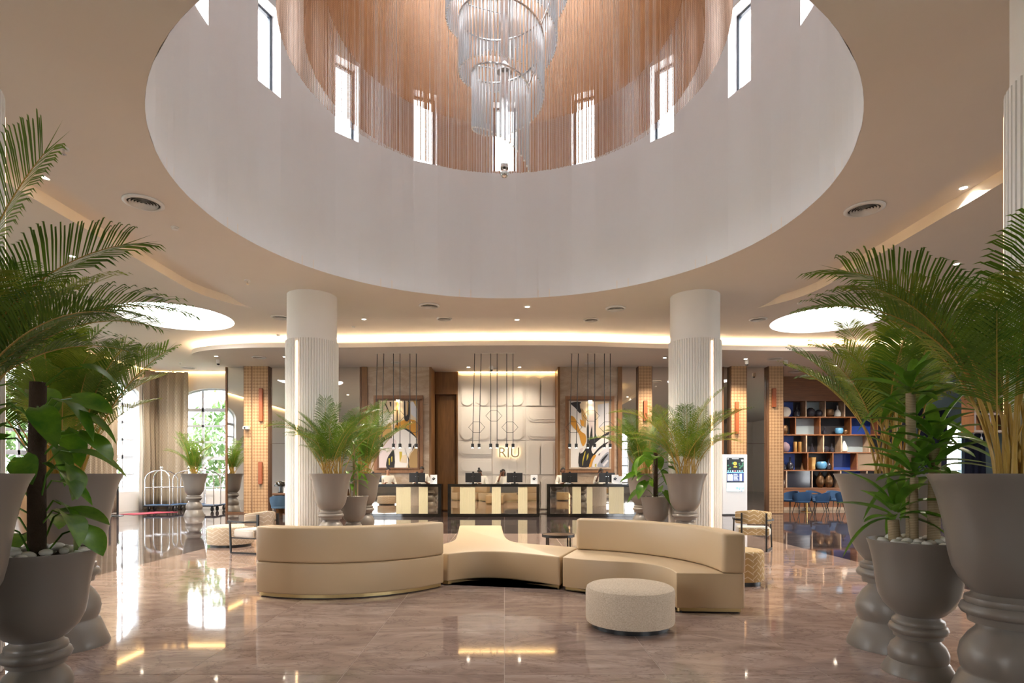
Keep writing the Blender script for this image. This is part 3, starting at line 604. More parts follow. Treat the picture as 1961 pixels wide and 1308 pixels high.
# ------------------------------------------------------------------ sofas and ottomans
def arcpts(cx, cy, r, a0, a1, n=22): return [(cx + r * math.cos(math.radians(a0 + (a1 - a0) * i / n)), cy + r * math.sin(math.radians(a0 + (a1 - a0) * i / n))) for i in range(n + 1)]
def roundpoly(P, r, n=4):
    out = []; k = len(P)
    for i in range(k):
        a, b, c = Vector(P[i - 1]), Vector(P[i]), Vector(P[(i + 1) % k]); u = (a - b); v = (c - b)
        ang = u.angle(v) if u.length and v.length else PI
        if ang > 2.5: out.append(tuple(b)); continue
        q = min(r, u.length * .45, v.length * .45); p0 = b + u.normalized() * q; p1 = b + v.normalized() * q
        for j in range(n + 1): t = j / n; out.append(tuple(p0 * (1 - t) ** 2 + b * 2 * t * (1 - t) + p1 * t * t))
    return out
def inset(P, d):
    c = [Vector(p) for p in P]; k = len(c); area = sum(c[i].x * c[(i + 1) % k].y - c[(i + 1) % k].x * c[i].y for i in range(k)); s = 1 if area > 0 else -1; out = []
    for i in range(k):
        t = (c[(i + 1) % k] - c[i - 1]).normalized(); out.append(tuple(c[i] + Vector((-t.y, t.x)) * d * s))
    return out
def sofa_part(e, org, name, poly, z0, z1, mat='cream_leather', bevel=.03, r=.07):
    p = [(x - org[0], y - org[1]) for x, y in (roundpoly(poly, r) if r else poly)]
    return MB().prism(p, z0, z1).build(name, mat, e, smooth=True, bevel=bevel, seg=3)
SH = .43
# sofa seen from behind
org = (-2.2, 7.4); e = thing('curved_sofa', 'curved cream leather sofa turned with its back to the viewer', 'sofa', (*org, 0), group='cream leather modular sofas')
ctr = (-2.235, 8.59); outer = arcpts(*ctr, 1.70, -118.8, -31.8); inn = arcpts(*ctr, 0.80, -118.8, -31.8)[::-1]; bk = arcpts(*ctr, 1.46, -118.8, -31.8)[::-1]
full = outer + inn
sofa_part(e, org, 'seat', full, .055, SH); sofa_part(e, org, 'backrest', outer + bk, SH + .004, .86)
MB().prism([(x - org[0], y - org[1]) for x, y in inset(roundpoly(full, .07), .035)], 0.012, .056).build('gold_plinth', 'gold', e); MB().prism([(x - org[0], y - org[1]) for x, y in inset(roundpoly(full, .07), .06)], 0, .02).build('base', 'black_metal', e)
# star shaped bench
org = (0, 8.6); e = thing('star_bench', 'backless cream leather bench with three arms between the two sofas', 'bench', (*org, 0), group='cream leather modular sofas')
poly = crom([(-.755, 7.77), (-.44, 7.99), (-.1, 8.01), (.24, 7.83), (.71, 7.46)], 5) + [(1.06, 8.40)] + crom([(1.04, 8.44), (.73, 8.66), (.35, 8.90), (.12, 9.2), (.02, 9.8), (-.02, 10.6), (-.06, 12.0)], 5)[1:] + crom([(-.93, 12.0), (-.83, 10.2), (-.82, 9.3), (-1.0, 8.75), (-1.46, 8.23)], 5)
sofa_part(e, org, 'seat', poly, .055, SH); MB().prism([(x - org[0], y - org[1]) for x, y in inset(roundpoly(poly, .07), .035)], 0.012, .056).build('gold_plinth', 'gold', e); MB().prism([(x - org[0], y - org[1]) for x, y in inset(roundpoly(poly, .07), .06)], 0, .02).build('base', 'black_metal', e)
# sofa facing the viewer
org = (1.7, 7.2); e = thing('curved_sofa', 'curved cream leather sofa facing the viewer behind the round ottoman', 'sofa', (*org, 0), group='cream leather modular sofas')
front = crom([(.745, 7.44), (1.0, 7.24), (1.35, 7.08), (1.62, 6.98), (1.80, 6.75), (1.86, 6.5), (1.85, 6.25)], 6)
back_in = arcpts(.5, 6.4, 1.84, -6, 74); back_out = arcpts(.5, 6.4, 2.09, -6, 74)
full = front + [(2.575, 6.20)] + back_out[1:-1] + [back_out[-1]] + [(1.02, 8.22)]
sofa_part(e, org, 'seat', full, .055, SH); sofa_part(e, org, 'backrest', back_out + back_in[::-1], SH + .004, .86)
MB().prism([(x - org[0], y - org[1]) for x, y in inset(roundpoly(full, .07), .035)], 0.012, .056).build('gold_plinth', 'gold', e); MB().prism([(x - org[0], y - org[1]) for x, y in inset(roundpoly(full, .07), .06)], 0, .02).build('base', 'black_metal', e)
def ottoman(x, y, r, h, mat, lb, seam=False):
    e = thing('ottoman', lb, 'ottoman', (x, y, 0), group='round ottomans')
    MB().lathe([(r * .86, 0), (r * .86, .055)], 40).build('plinth', 'black_metal', e, smooth=True)
    MB().lathe([(r * .9, .05), (r * .985, .055), (r, .08), (r, h - .05), (r * .975, h - .015), (r * .92, h), (r * .5, h + .006), (.01, h + .008)], 56).build('cushion', mat, e, smooth=True)
ottoman(1.235, 5.72, .43, .40, 'boucle', 'plain oatmeal fabric ottoman in front of the sofas')
ottoman(3.22, 8.0, .33, .46, 'gold_chevron', 'gold patterned ottoman peeking out behind the front-facing sofa'); ottoman(-5.7, 12.1, .45, .42, 'sand_chevron', 'pale chevron patterned ottoman beside the pattern armchair')
# round side table
e = thing('side_table', 'small round black side table with brown glass top behind the bench', 'table', (.92, 9.95, 0))
MB().lathe([(.27, .445), (.27, .46)], 36).build('tabletop', 'bronze_glass', e); MB().lathe([(.262, .42), (.28, .42), (.28, .465), (.272, .465), (.272, .445), (.262, .445)], 36, caps=False).build('rim', 'black_metal', e)
for k in range(4): a = PI / 4 + k * PI / 2; MB().box(-.012, .012, -.012, .012, 0, .425).build('leg', 'black_metal', e, loc=(.26 * math.cos(a), .26 * math.sin(a), 0))
MB().tube([(.26 * math.cos(t * PI / 12), .26 * math.sin(t * PI / 12), .012) for t in range(25)], .01, 4).build('foot_ring', 'black_metal', e)
# armchairs
def armchair(x, y, rz, pat, lb):
    e = thing('armchair', lb, 'armchair', (x, y, 0), rz, 'black-framed lounge armchairs')
    MB().prism(rsquare(0, 0, .31, .12, 6, .30), .30, .45).build('seat', ['white_boucle', pat][0], e, smooth=True, bevel=.035, seg=3)
    MB().prism(rsquare(0, -.29, .27, .02, 3, .012), .31, .44).build('seat_band', pat, e)
    mb = MB(); R0 = .36; n = 18; vs = []
    for i in range(n + 1):
        a = math.radians(200 + 140 * i / n); hgt = .80 - .05 * abs(i - n / 2) / (n / 2)
        for rr, zz in ((R0, .52), (R0, hgt), (R0 - .07, hgt), (R0 - .07, .52)): vs.append((rr * math.cos(a), rr * math.sin(a) + .02, zz))
    fs = [(4 * i + k, 4 * i + (k + 1) % 4, 4 * i + 4 + (k + 1) % 4, 4 * i + 4 + k) for i in range(n) for k in range(4)] + [(0, 1, 2, 3), tuple(4 * n + q for q in (3, 2, 1, 0))]
    mb.add(vs, fs).build('backrest', pat, e, smooth=True, bevel=.025, seg=3)
    for s in (-1, 1):
        MB().box(-.016, .016, -.022, .022, 0, .74).build('back_post', 'black_metal', e, loc=(s * .22, -.345, 0)); MB().tube([(s * .34, .30, .60), (s * .36, .24, 0.015)], .02, 4).build('front_leg', 'black_metal', e)
        MB().tube([(s * .22, -.345, .60), (s * .36, -.1, .60), (s * .36, .34, .60)], .02, 4).build('armrest', 'black_metal', e); MB().tube([(s * .22, -.345, .016), (s * .36, .24, .016)], .02, 4).build('floor_rail', 'black_metal', e)
        MB().tube([(s * .22, -.33, .29), (s * .33, .29, .29)], .014, 4).build('seat_rail', 'black_metal', e)
armchair(4.92, 11.5, -.35, 'gold_chevron', 'gold patterned armchair with black frame by the kiosk side')
armchair(-4.75, 11.1, 1.05, 'sand_chevron', 'pale chevron armchair with black frame beside its matching ottoman')

# ------------------------------------------------------------------ urns
BIG = [(.30, 0), (.335, .0), (.335, .02), (.262, .215), (.245, .225), (.243, .235), (.255, .26), (.268, .33), (.255, .40), (.215, .47), (.175, .515), (.168, .545), (.215, .555), (.222, .60), (.25, .61), (.262, .635), (.25, .665), (.228, .675), (.236, .69), (.232, .715), (.205, .725), (.195, .745), (.215, .765), (.262, .825), (.298, .90), (.318, .99), (.333, 1.10), (.352, 1.22), (.378, 1.34), (.41, 1.44), (.437, 1.495), (.437, 1.5), (.424, 1.5), (.40, 1.44), (.37, 1.36), (.01, 1.36)]
MED = [(.21, 0), (.238, 0), (.238, .012), (.198, .085), (.192, .095), (.186, .1), (.192, .115), (.194, .16), (.175, .21), (.14, .25), (.133, .265), (.158, .272), (.162, .30), (.182, .31), (.192, .335), (.182, .362), (.166, .37), (.17, .385), (.165, .405), (.145, .415), (.139, .435), (.17, .455), (.225, .515), (.258, .585), (.272, .66), (.282, .76), (.298, .86), (.318, .95), (.332, .99), (.332, 1.0), (.32, 1.0), (.305, .93), (.295, .90), (.01, .91)]
bme = MB().lathe(BIG, 56).mesh('urn', 'taupe_urn', True); mme = MB().lathe(MED, 56).mesh('urn', 'taupe_urn', True)
for q in (bme, mme): q.set_sharp_from_angle(angle=.9)
soil_b = MB().lathe([(.37, 1.365), (.2, 1.385), (.01, 1.39)], 30, caps=False).mesh('soil', 'soil', True); soil_m = MB().lathe([(.296, .905), (.15, .925), (.01, .93)], 30, caps=False).mesh('soil', 'soil', True)
URN = {}
def urn(key, x, y, big, lb):
    e = thing('urn_planter', lb, 'planter', (x, y, 0), group='taupe pedestal urns'); inst(bme if big else mme, 'urn', e); inst(soil_b if big else soil_m, 'soil', e); URN[key] = (x, y, 1.37 if big else .91)
urn('A', -3.60, 12.05, 1, 'tall taupe urn standing in front of the column with the pattern chairs'); urn('A2', -3.40, 14.0, 1, 'tall taupe urn behind the small dracaena pot, first artwork side'); urn('AM', -3.37, 12.95, 0, 'small taupe urn between the two tall urns near the first column')
urn('F', 3.72, 11.95, 1, 'tall taupe urn standing in front of the kiosk column'); urn('G', 3.40, 14.2, 1, 'tall taupe urn behind the pothos leaves, second artwork side'); urn('FM', 3.32, 12.75, 0, 'small taupe urn with white stones near the kiosk column')
urn('B', 3.36, 5.05, 1, 'tall taupe urn behind the dracaena urn in the front'); urn('M', 3.12, 4.38, 0, 'low taupe urn with white stones holding the dracaena canes'); urn('Cc', 3.19, 3.66, 1, 'huge taupe urn cut by the edge of view beside the dracaena')
urn('D', -3.84, 5.07, 1, 'tall taupe urn behind the low pothos urn in the front'); urn('M2', -3.02, 3.75, 0, 'low taupe urn with white stones holding the pothos pole'); urn('C2', -3.05, 3.08, 1, 'tall taupe urn barely in view at the pothos side edge')
urn('far', -10.9, 20.4, 1, 'taupe urn in front of the luggage trolleys')

# ------------------------------------------------------------------ plants
def frond_mesh(L_, droop, nl, llen, seed, lw=.022, yellow=False, stem=.35):
    rnd = random.Random(seed); mb = MB(); pts = []; a = 0.0; p = Vector((0, 0, 0)); n = 22
    for i in range(n + 1):
        t = i / n; pts.append(p.copy()); a = droop * t ** 1.5; p = p + Vector((math.sin(a), 0, math.cos(a))) * (L_ / n)
    mb.tube(pts, [.013 * (1 - .85 * i / n) for i in range(n + 1)], 5, 1)
    def at(t):
        q = t * n; i = min(int(q), n - 1); return pts[i].lerp(pts[i + 1], q - i), (pts[i + 1] - pts[i]).normalized()
    for i in range(nl):
        t = stem + (1 - stem) * (i + .5) / nl; c, tg = at(t); s = (t - stem) / (1 - stem)
        ln = llen * (.35 + .65 * math.sin(PI * min(1, .18 + s * .72)) ** .8) * rnd.uniform(.88, 1.08)
        nrm = Vector((0, 1, 0)).cross(tg).normalized()
        for sd in (-1, 1):
            tt = t + rnd.uniform(-.004, .004); c, tg = at(min(1, tt)); fwd = .55 + .75 * s
            d = (Vector((0, sd, 0)) + tg * fwd + nrm * (-.38 if nrm.z < 0 else .38)).normalized()
            p0 = c; p1 = c + d * ln * .5 + Vector((0, 0, -.02 * ln)); p2 = c + d * ln * .85 + Vector((0, 0, -.13 * ln)); p3 = c + d * ln + Vector((0, 0, -.26 * ln))
            wv_ = tg * 1.0; w0 = lw * rnd.uniform(.8, 1.15)
            vs = [p0 - wv_ * w0 * .3, p0 + wv_ * w0 * .3, p1 - wv_ * w0 * .5, p1 + wv_ * w0 * .5, p2 - wv_ * w0 * .38, p2 + wv_ * w0 * .38, p3]
            mb.add(vs, [(0, 1, 3, 2), (2, 3, 5, 4), (4, 5, 6)], 0)
    # terminal leaflets
    c, tg = at(1.0)
    for sd in (-.25, .25):
        d = (tg + Vector((0, sd, 0))).normalized(); q = c + d * llen * .45; mb.add([c - Vector((0, lw * .4, 0)), c + Vector((0, lw * .4, 0)), q], [(0, 1, 2)], 0)
    return mb.mesh('frond', ['palm_leaf_yellow' if yellow else 'palm_leaf', 'palm_stem'], False, fix=False)
FR = {}
def fr(kind, L_, droop, nl, llen, lw, yellow=False, stem=.35):
    key = (kind, round(droop, 2), yellow)
    if key not in FR: FR[key] = frond_mesh(L_, droop, nl, llen, len(FR) + 3, lw, yellow, stem)
    return FR[key]
def palm(key, lb, seed, n, L_, llen, nl=38, lw=.022, spread=.2, tilt=(.05, .75), yellow=False, stem=.35, bias=None, kind='a', extra=(), scl=(.7, 1.05), drs=(.9, 1.2, 1.5, 1.8)):
    AV = dict(A=2.24, F=1.08, D=4.22, Cc=.42, B=-.75, G=-1.0, A2=4.04).get(key)
    x, y, z = URN[key]; rnd = random.Random(seed); e = thing('areca_palm', lb, 'palm', (x, y, z), group='areca palms in urns')
    for i in range(n):
        u = (i + .5) / n; az = i * 2.39996 + rnd.uniform(-.3, .3); tl = tilt[0] + (tilt[1] - tilt[0]) * u + rnd.uniform(-.06, .06)
        if bias: az = bias[0] + (((az - bias[0] + PI) % (2 * PI)) - PI) * bias[1]
        if AV is not None:
            dd = ((az - AV + PI) % (2 * PI)) - PI
            if abs(dd) < .8: az = AV + (1 if dd > 0 else -1) * (.8 + .6 * rnd.random())
        dr = rnd.choice(drs); me = fr(kind, L_, dr, nl, llen, lw, yellow and i % 2 == 0, stem)
        r0 = spread * math.sqrt(rnd.random()); a0 = rnd.uniform(0, 2 * PI)
        inst(me, 'frond', e, (r0 * math.cos(a0), r0 * math.sin(a0), 0), (0, tl, az), rnd.uniform(*scl) * (1.0 if u < .6 else .85))
    for az, tl, dr, s in extra:
        me = fr(kind, L_, dr, nl, llen, lw, False, stem); inst(me, 'frond', e, (.05 * math.cos(az), .05 * math.sin(az), 0), (0, tl, az), s)
    for i in range(7):
        r0 = spread * math.sqrt(rnd.random()); a0 = rnd.uniform(0, 2 * PI); a1 = rnd.uniform(0, 2 * PI); h = rnd.uniform(.5, .9) * L_ * .5
        p = Vector((r0 * math.cos(a0), r0 * math.sin(a0), -.02)); MB().tube([p, p + Vector((.03 * math.cos(a1), .03 * math.sin(a1), h * .5)), p + Vector((.09 * math.cos(a1), .09 * math.sin(a1), h))], [.016, .013, .008], 6).build('cane', 'palm_stem', e, smooth=True)
mid = dict(L_=2.0, llen=.40, nl=44, lw=.017, kind='m', stem=.30, drs=(.6, .9, 1.2, 1.6), tilt=(.02, .5))
palm('A', 'bushy areca palm in the tall urn by the pattern chairs column', 11, 30, spread=.22, **mid); palm('A2', 'areca palm in the rear urn overlapping the first artwork', 12, 20, spread=.16, **{**mid, 'tilt': (.02, .42)})
palm('F', 'yellow-green areca palm in the tall urn by the kiosk column', 13, 26, yellow=True, spread=.2, **mid); palm('G', 'dark green areca palm in the rear urn beside the second artwork', 14, 22, spread=.18, **mid)
palm('far', 'small areca palm in front of the luggage trolleys', 15, 22, L_=1.6, llen=.30, nl=28, lw=.022, kind='f', spread=.1, tilt=(.02, .4), stem=.3, drs=(.5, .9, 1.2))
big = dict(L_=2.0, llen=.50, nl=54, lw=.016, kind='b', stem=.45, drs=(.7, 1.0, 1.3, 1.6))
palm('B', 'tall slender areca palm in the urn behind the dracaena', 21, 20, spread=.16, tilt=(.02, .30), yellow=True, **{**big, 'L_': 1.85, 'kind': 'b2', 'llen': .34, 'drs': (.6, .9, 1.2)})
palm('Cc', 'large areca palm with thick orange stems at the edge of view', 22, 9, spread=.12, tilt=(.02, .22), bias=(PI * .7, .8), yellow=True, scl=(.6, .85), extra=((PI * 1.02, .08, 1.5, .95), (PI * .92, .08, 1.6, .9), (PI * .75, .14, 1.2, .88), (PI * 1.35, .02, .9, .8)), **big)
palm('D', 'broad areca palm in the urn behind the pothos', 23, 26, spread=.18, tilt=(.02, .30), yellow=True, **{**big, 'L_': 1.65, 'kind': 'b3', 'llen': .36, 'drs': (.7, 1.0, 1.3)})
palm('C2', 'large areca palm with drooping fronds at the pothos side edge', 24, 12, spread=.12, tilt=(.02, .24), bias=(.6, .7), yellow=True, scl=(.6, .85), extra=((.3, .03, .55, .95), (.1, .10, 1.3, .85), (.4, .16, 1.6, .82), (-.1, .22, 1.6, .74)), **{**big, 'kind': 'b4', 'L_': 2.1})

def leaf_mesh(name, L_, W, mat, fold=.12, curl=.5, n=8, heart=True):
    mb = MB(); vs = []
    for i in range(n + 1):
        t = i / n; wdt = W * (math.sin(PI * min(1, t * .86 + .12)) ** .8 if heart else math.sin(PI * (t * .93 + .05)) ** .7) * (1 if t < .97 else .15)
        x = L_ * t; z = -curl * L_ * t * t
        vs += [(x - (.12 * L_ if heart and i == 0 else 0), -wdt / 2, z + fold * wdt), (x, 0, z), (x - (.12 * L_ if heart and i == 0 else 0), wdt / 2, z + fold * wdt)]
    fs = []
    for i in range(n): a = 3 * i; fs += [(a, a + 1, a + 4, a + 3), (a + 1, a + 2, a + 5, a + 4)]
    mb.add(vs, fs); return mb.mesh(name, mat, True, fix=False)
PL = [leaf_mesh('leaf', .34, .24, 'pothos_leaf', .14, c) for c in (.35, .6, .9)]
def pothos(key, lb, h, n, seed, sc=1.0, fav=None):
    x, y, z = URN[key]; rnd = random.Random(seed); e = thing('pothos', lb, 'plant', (x, y, z), group='pothos on moss poles')
    MB().tube([(0, 0, -.05), (.0, 0, h * .5), (.0, .01, h)], [.052, .05, .046], 12).build('moss_pole', 'moss_pole', e, smooth=True)
    for i in range(n):
        u = (i + .5) / n; zz = h * (.08 + .95 * u) + rnd.uniform(-.04, .04); az = i * 2.4 + rnd.uniform(-.4, .4); az += .8 * math.cos(az) if math.sin(az) < -.5 else 0; pl = rnd.uniform(.10, .30) * sc
        d = Vector((math.cos(az), math.sin(az), 0)); b = d * .045 + Vector((0, 0, zz - .06)); tip = d * (.05 + pl) + Vector((0, 0, zz + rnd.uniform(-.02, .12)))
        MB().tube([b, (b + tip) / 2 + Vector((0, 0, .05)), tip], .006, 5).build('petiole', 'dracaena_leaf', e)
        o = inst(PL[i % 3], 'leaf', e, tip, (rnd.uniform(-.5, .5), rnd.uniform(-.1, .55), az + rnd.uniform(-.5, .5)), sc * rnd.uniform(.65, 1.15))
pothos('M2', 'large variegated pothos climbing a dark moss pole in the front urn', 1.18, 30, 5, .78); pothos('FM', 'pothos with big glossy leaves in the small urn by the kiosk column', 1.05, 20, 6, 1.25)
DL = [leaf_mesh('leaf', .36, .085, 'dracaena_leaf', .22, c, 8, False) for c in (.25, .55, .9)]
def dracaena(key, lb, canes, seed, ls=1.0):
    x, y, z = URN[key]; rnd = random.Random(seed); e = thing('dracaena', lb, 'plant', (x, y, z), group='dracaena canes')
    for (cx, cy_, h, r, heads) in canes:
        MB().tube([(cx, cy_, -.04), (cx * 1.05, cy_, h * .5), (cx * 1.1, cy_ * 1.1, h)], [r, r * .95, r * .9], 12).build('cane', 'cane_bark', e, smooth=True)
        for (hz, n, off) in heads:
            for i in range(n):
                u = i / n; az = i * 2.4 + rnd.uniform(-.2, .2); tl = -1.25 + 1.35 * u
                inst(DL[i % 3], 'leaf', e, (cx * 1.1 + off[0] + .03 * math.cos(az), cy_ * 1.1 + off[1] + .03 * math.sin(az), hz + .12 * (1 - u)), (rnd.uniform(-.2, .2), tl, az), ls * rnd.uniform(.75, 1.1))
dracaena('M', 'dracaena with thick ringed canes and bright strap leaves in the front urn', [(-.03, .03, 1.20, .036, [(1.18, 16, (0, 0))]), (.08, -.05, .78, .042, [(.55, 12, (-.05, -.05)), (.78, 16, (0, 0))]), (-.07, -.06, .56, .03, [(.54, 15, (0, 0))]), (-.17, .0, .24, .042, [(.24, 15, (0, -.02))]), (.02, .1, .95, .03, [(.93, 14, (.02, 0))])], 3)
dracaena('AM', 'small dracaena with drooping leaves between the two tall urns', [(-.06, 0, .35, .02, [(.34, 12, (0, 0))]), (.08, .02, .6, .022, [(.58, 12, (.05, 0))]), (.0, .05, 1.25, .03, [(1.2, 12, (0, 0)), (.8, 9, (0, 0))])], 4, .95)
# pebbles
pbm = [MB().sphere((0, 0, 0), .045, 9, 6, 0, (1, .78, .55)).mesh('pebble', 'pebble', True) for _ in range(2)]
for key, lb, gp in (('M', 'smooth white pebble on top of the dracaena urn', 'white pebbles around the dracaena canes'), ('M2', 'smooth white pebble on top of the low pothos urn', 'white pebbles around the pothos pole')):
    x, y, z = URN[key]; rnd = random.Random(len(key) + 4); pts = []
    for ringr, cnt in ((.245, 20), (.16, 12)):
        for i in range(cnt):
            a = 2 * PI * i / cnt + rnd.uniform(-.1, .1); q = ringr + rnd.uniform(-.02, .015)
            o = inst(pbm[i % 2], 'pebble', None, (x + q * math.cos(a), y + q * math.sin(a), z + .06 + rnd.uniform(0, .02) + (.02 if ringr < .2 else 0)), (rnd.uniform(-.3, .3), rnd.uniform(-.3, .3), rnd.uniform(0, 6)), rnd.uniform(.75, 1.2)); tag(o, lb, 'pebble', gp)
for key, lb in (('FM', 'white pebbles filling the small urn near the kiosk column'), ('AM', 'white pebbles filling the small urn near the first column')):
    x, y, z = URN[key]; mb = MB(); rnd = random.Random(9)
    for i in range(60): q = .27 * math.sqrt(rnd.random()); a = rnd.uniform(0, 6.3); mb.sphere((q * math.cos(a), q * math.sin(a), .045 + rnd.uniform(0, .03)), rnd.uniform(.022, .036), 7, 5, 0, (1, .85, .6))
    tag(mb.build('pebbles', 'pebble', smooth=True, loc=(x, y, z)), lb, 'pebbles', None, 'stuff')

# ------------------------------------------------------------------ reception desks
DF, DB, DH = 20.1, 20.75, 1.14
def desk(x0, x1, cells, lb):
    cx = (x0 + x1) / 2; e = thing('reception_desk', lb, 'desk', (cx, DF, 0), group='black reception desks'); h = (x1 - x0) / 2
    MB().box(-h, h, 0, DB - DF, DH - .10, DH).build('worktop', 'black_gloss', e, bevel=.006); MB().box(-h, h, .005, DB - DF, 0, .11).build('base_rail', 'black_gloss', e, bevel=.006)
    for s in (-1, 1): MB().box(s * h - (.11 if s > 0 else 0), s * h + (0 if s > 0 else .11), .002, DB - DF, .10, DH - .09).build('end_panel', 'black_gloss', e, bevel=.006)
    edges = [-h + .11] + [c - cx for ab in cells for c in ab] + [h - .11]
    for i in range(len(edges) - 1):
        a, b = edges[i], edges[i + 1]
        if b - a < .02: continue
        if i % 2 == 0: MB().box(a, b, .02, .05, .11, DH - .10).build('mirror_panel', 'smoked_mirror', e)
        else:
            f = MB().box(a, b, .035, .05, .11, DH - .10).build('fluted_panel', 'fluted_cream', e); n = max(4, round((b - a) / .034)); q = (b - a) / n
            rib = MB().prism([(-q * .45, .035), (-q * .3, .015), (q * .3, .015), (q * .45, .035)], .11, DH - .10).mesh('rib', 'fluted_cream')
            for k in range(n): inst(rib, 'rib', f, (a + q * (k + .5), 0, 0))
    MB().box(-h + .03, h - .03, .10, DB - DF - .02, .11, DH - .1).build('carcass', 'black_plastic', e)
pD = lambda x: (x - 966) / 1112 * 20.1
desk(-5.30, pD(845), [(pD(758.2), pD(786.6)), (pD(801.7), pD(819.2))], 'black framed reception desk before the first artwork, mirror and fluted panels')
desk(pD(857.3), pD(1033.5), [(pD(880.6), pD(909.7)), (pD(941.8), pD(959.3)), (pD(992), pD(1010))], 'middle black framed reception desk in front of the RIU wall')
desk(pD(1047.5), 4.60, [(pD(1096.2), pD(1113)), (pD(1124), pD(1135)), (pD(1166), pD(1195))], 'black framed reception desk before the second artwork')
def monitor(x, lb, rz=0.0, sc=1.0):
    e = thing('monitor', lb, 'monitor', (x, 20.50, DH), rz, 'desk computer monitors')
    MB().box(-.28, .28, -.015, .02, .055, .39).build('screen', 'black_plastic', e, bevel=.008); MB().box(-.035, .035, -.05, -.015, .012, .43).build('stand', 'black_metal', e, bevel=.006); MB().prism(rsquare(0, 0, .13, .03, 4, .09), 0, .014).build('foot', 'black_metal', e)
    MB().box(-.05, -.03, -.053, -.05, .25, .262).build('clip', 'chrome', e); MB().box(.03, .05, -.053, -.05, .25, .262).build('clip', 'chrome', e); MB().box(-.24, -.12, -.017, -.015, .35, .365).build('vent_slot', 'vent_dark', e)
for x, lb in ((-4.62, 'black monitor at the palm end of the desk under the first artwork'), (-3.08, 'black monitor in front of the dark-haired clerk below the first artwork'), (-1.10, 'black monitor in front of the clerk with a hair bun'), (.36, 'black monitor beside the clerk with long dark hair'), (2.30, 'black monitor in front of the balding clerk'), (3.62, 'black monitor in front of the clerk on the telephone')): monitor(x, lb)
def card(x, y, z, lb, w_=.24, h_=.32, rz=0):
    e = thing('sign_card', lb, 'sign', (x, y, z), rz, 'white counter sign cards')
    MB().box(-w_ / 2, w_ / 2, 0, .015, 0, h_).build('card', 'white_gloss', e); MB().box(-w_ / 2, w_ / 2, -.03, .06, 0, .012).build('foot', 'white_gloss', e)
    if h_ > .3:
        TT = lambda u, v, d: (u, -d, v)
        MB().prism([(-.07, .17), (.0, .23), (.07, .19), (.005, .12)], 0, .003, T=TT).build('emblem', 'black_plastic', e); MB().prism([(-.02, .19), (.015, .21), (.03, .19), (.0, .17)], .003, .005, T=TT).build('emblem', 'p_grey', e); MB().prism([(-.07, .11), (-.04, .12), (-.045, .10)], 0, .003, T=TT).prism([(.05, .14), (.08, .12), (.06, .11)], 0, .003, T=TT).build('emblem', 'p_grey', e)
card(-2.48, 20.35, DH, 'white card with a dark emblem at the end of the first desk'); card(1.04, 20.35, DH, 'white card with a dark emblem at the end of the middle desk'); card(3.87, 20.30, DH, 'white card with a dark emblem beside the telephone clerk'); card(4.06, 20.45, DH, 'smaller white notice behind the card on the desk under the second artwork', .16, .27)
for x, lb in ((-1.22, 'small desk tray with pens before the clerk with a hair bun'), (.10, 'small bowl on the middle desk before the long-haired clerk'), (2.22, 'small desk tray before the balding clerk'), (3.70, 'small desk tray before the telephone clerk')):
    e = thing('desk_tray', lb, 'tray', (x, 20.25, DH)); MB().lathe([(.07, 0), (.10, .03), (.105, .03), (.09, .004), (.01, .004)], 20, caps=False).build('tray', 'white_gloss', e); MB().tube([(-.04, 0, .02), (.06, .02, .05)], .008, 6).build('pen', 'black_plastic', e)

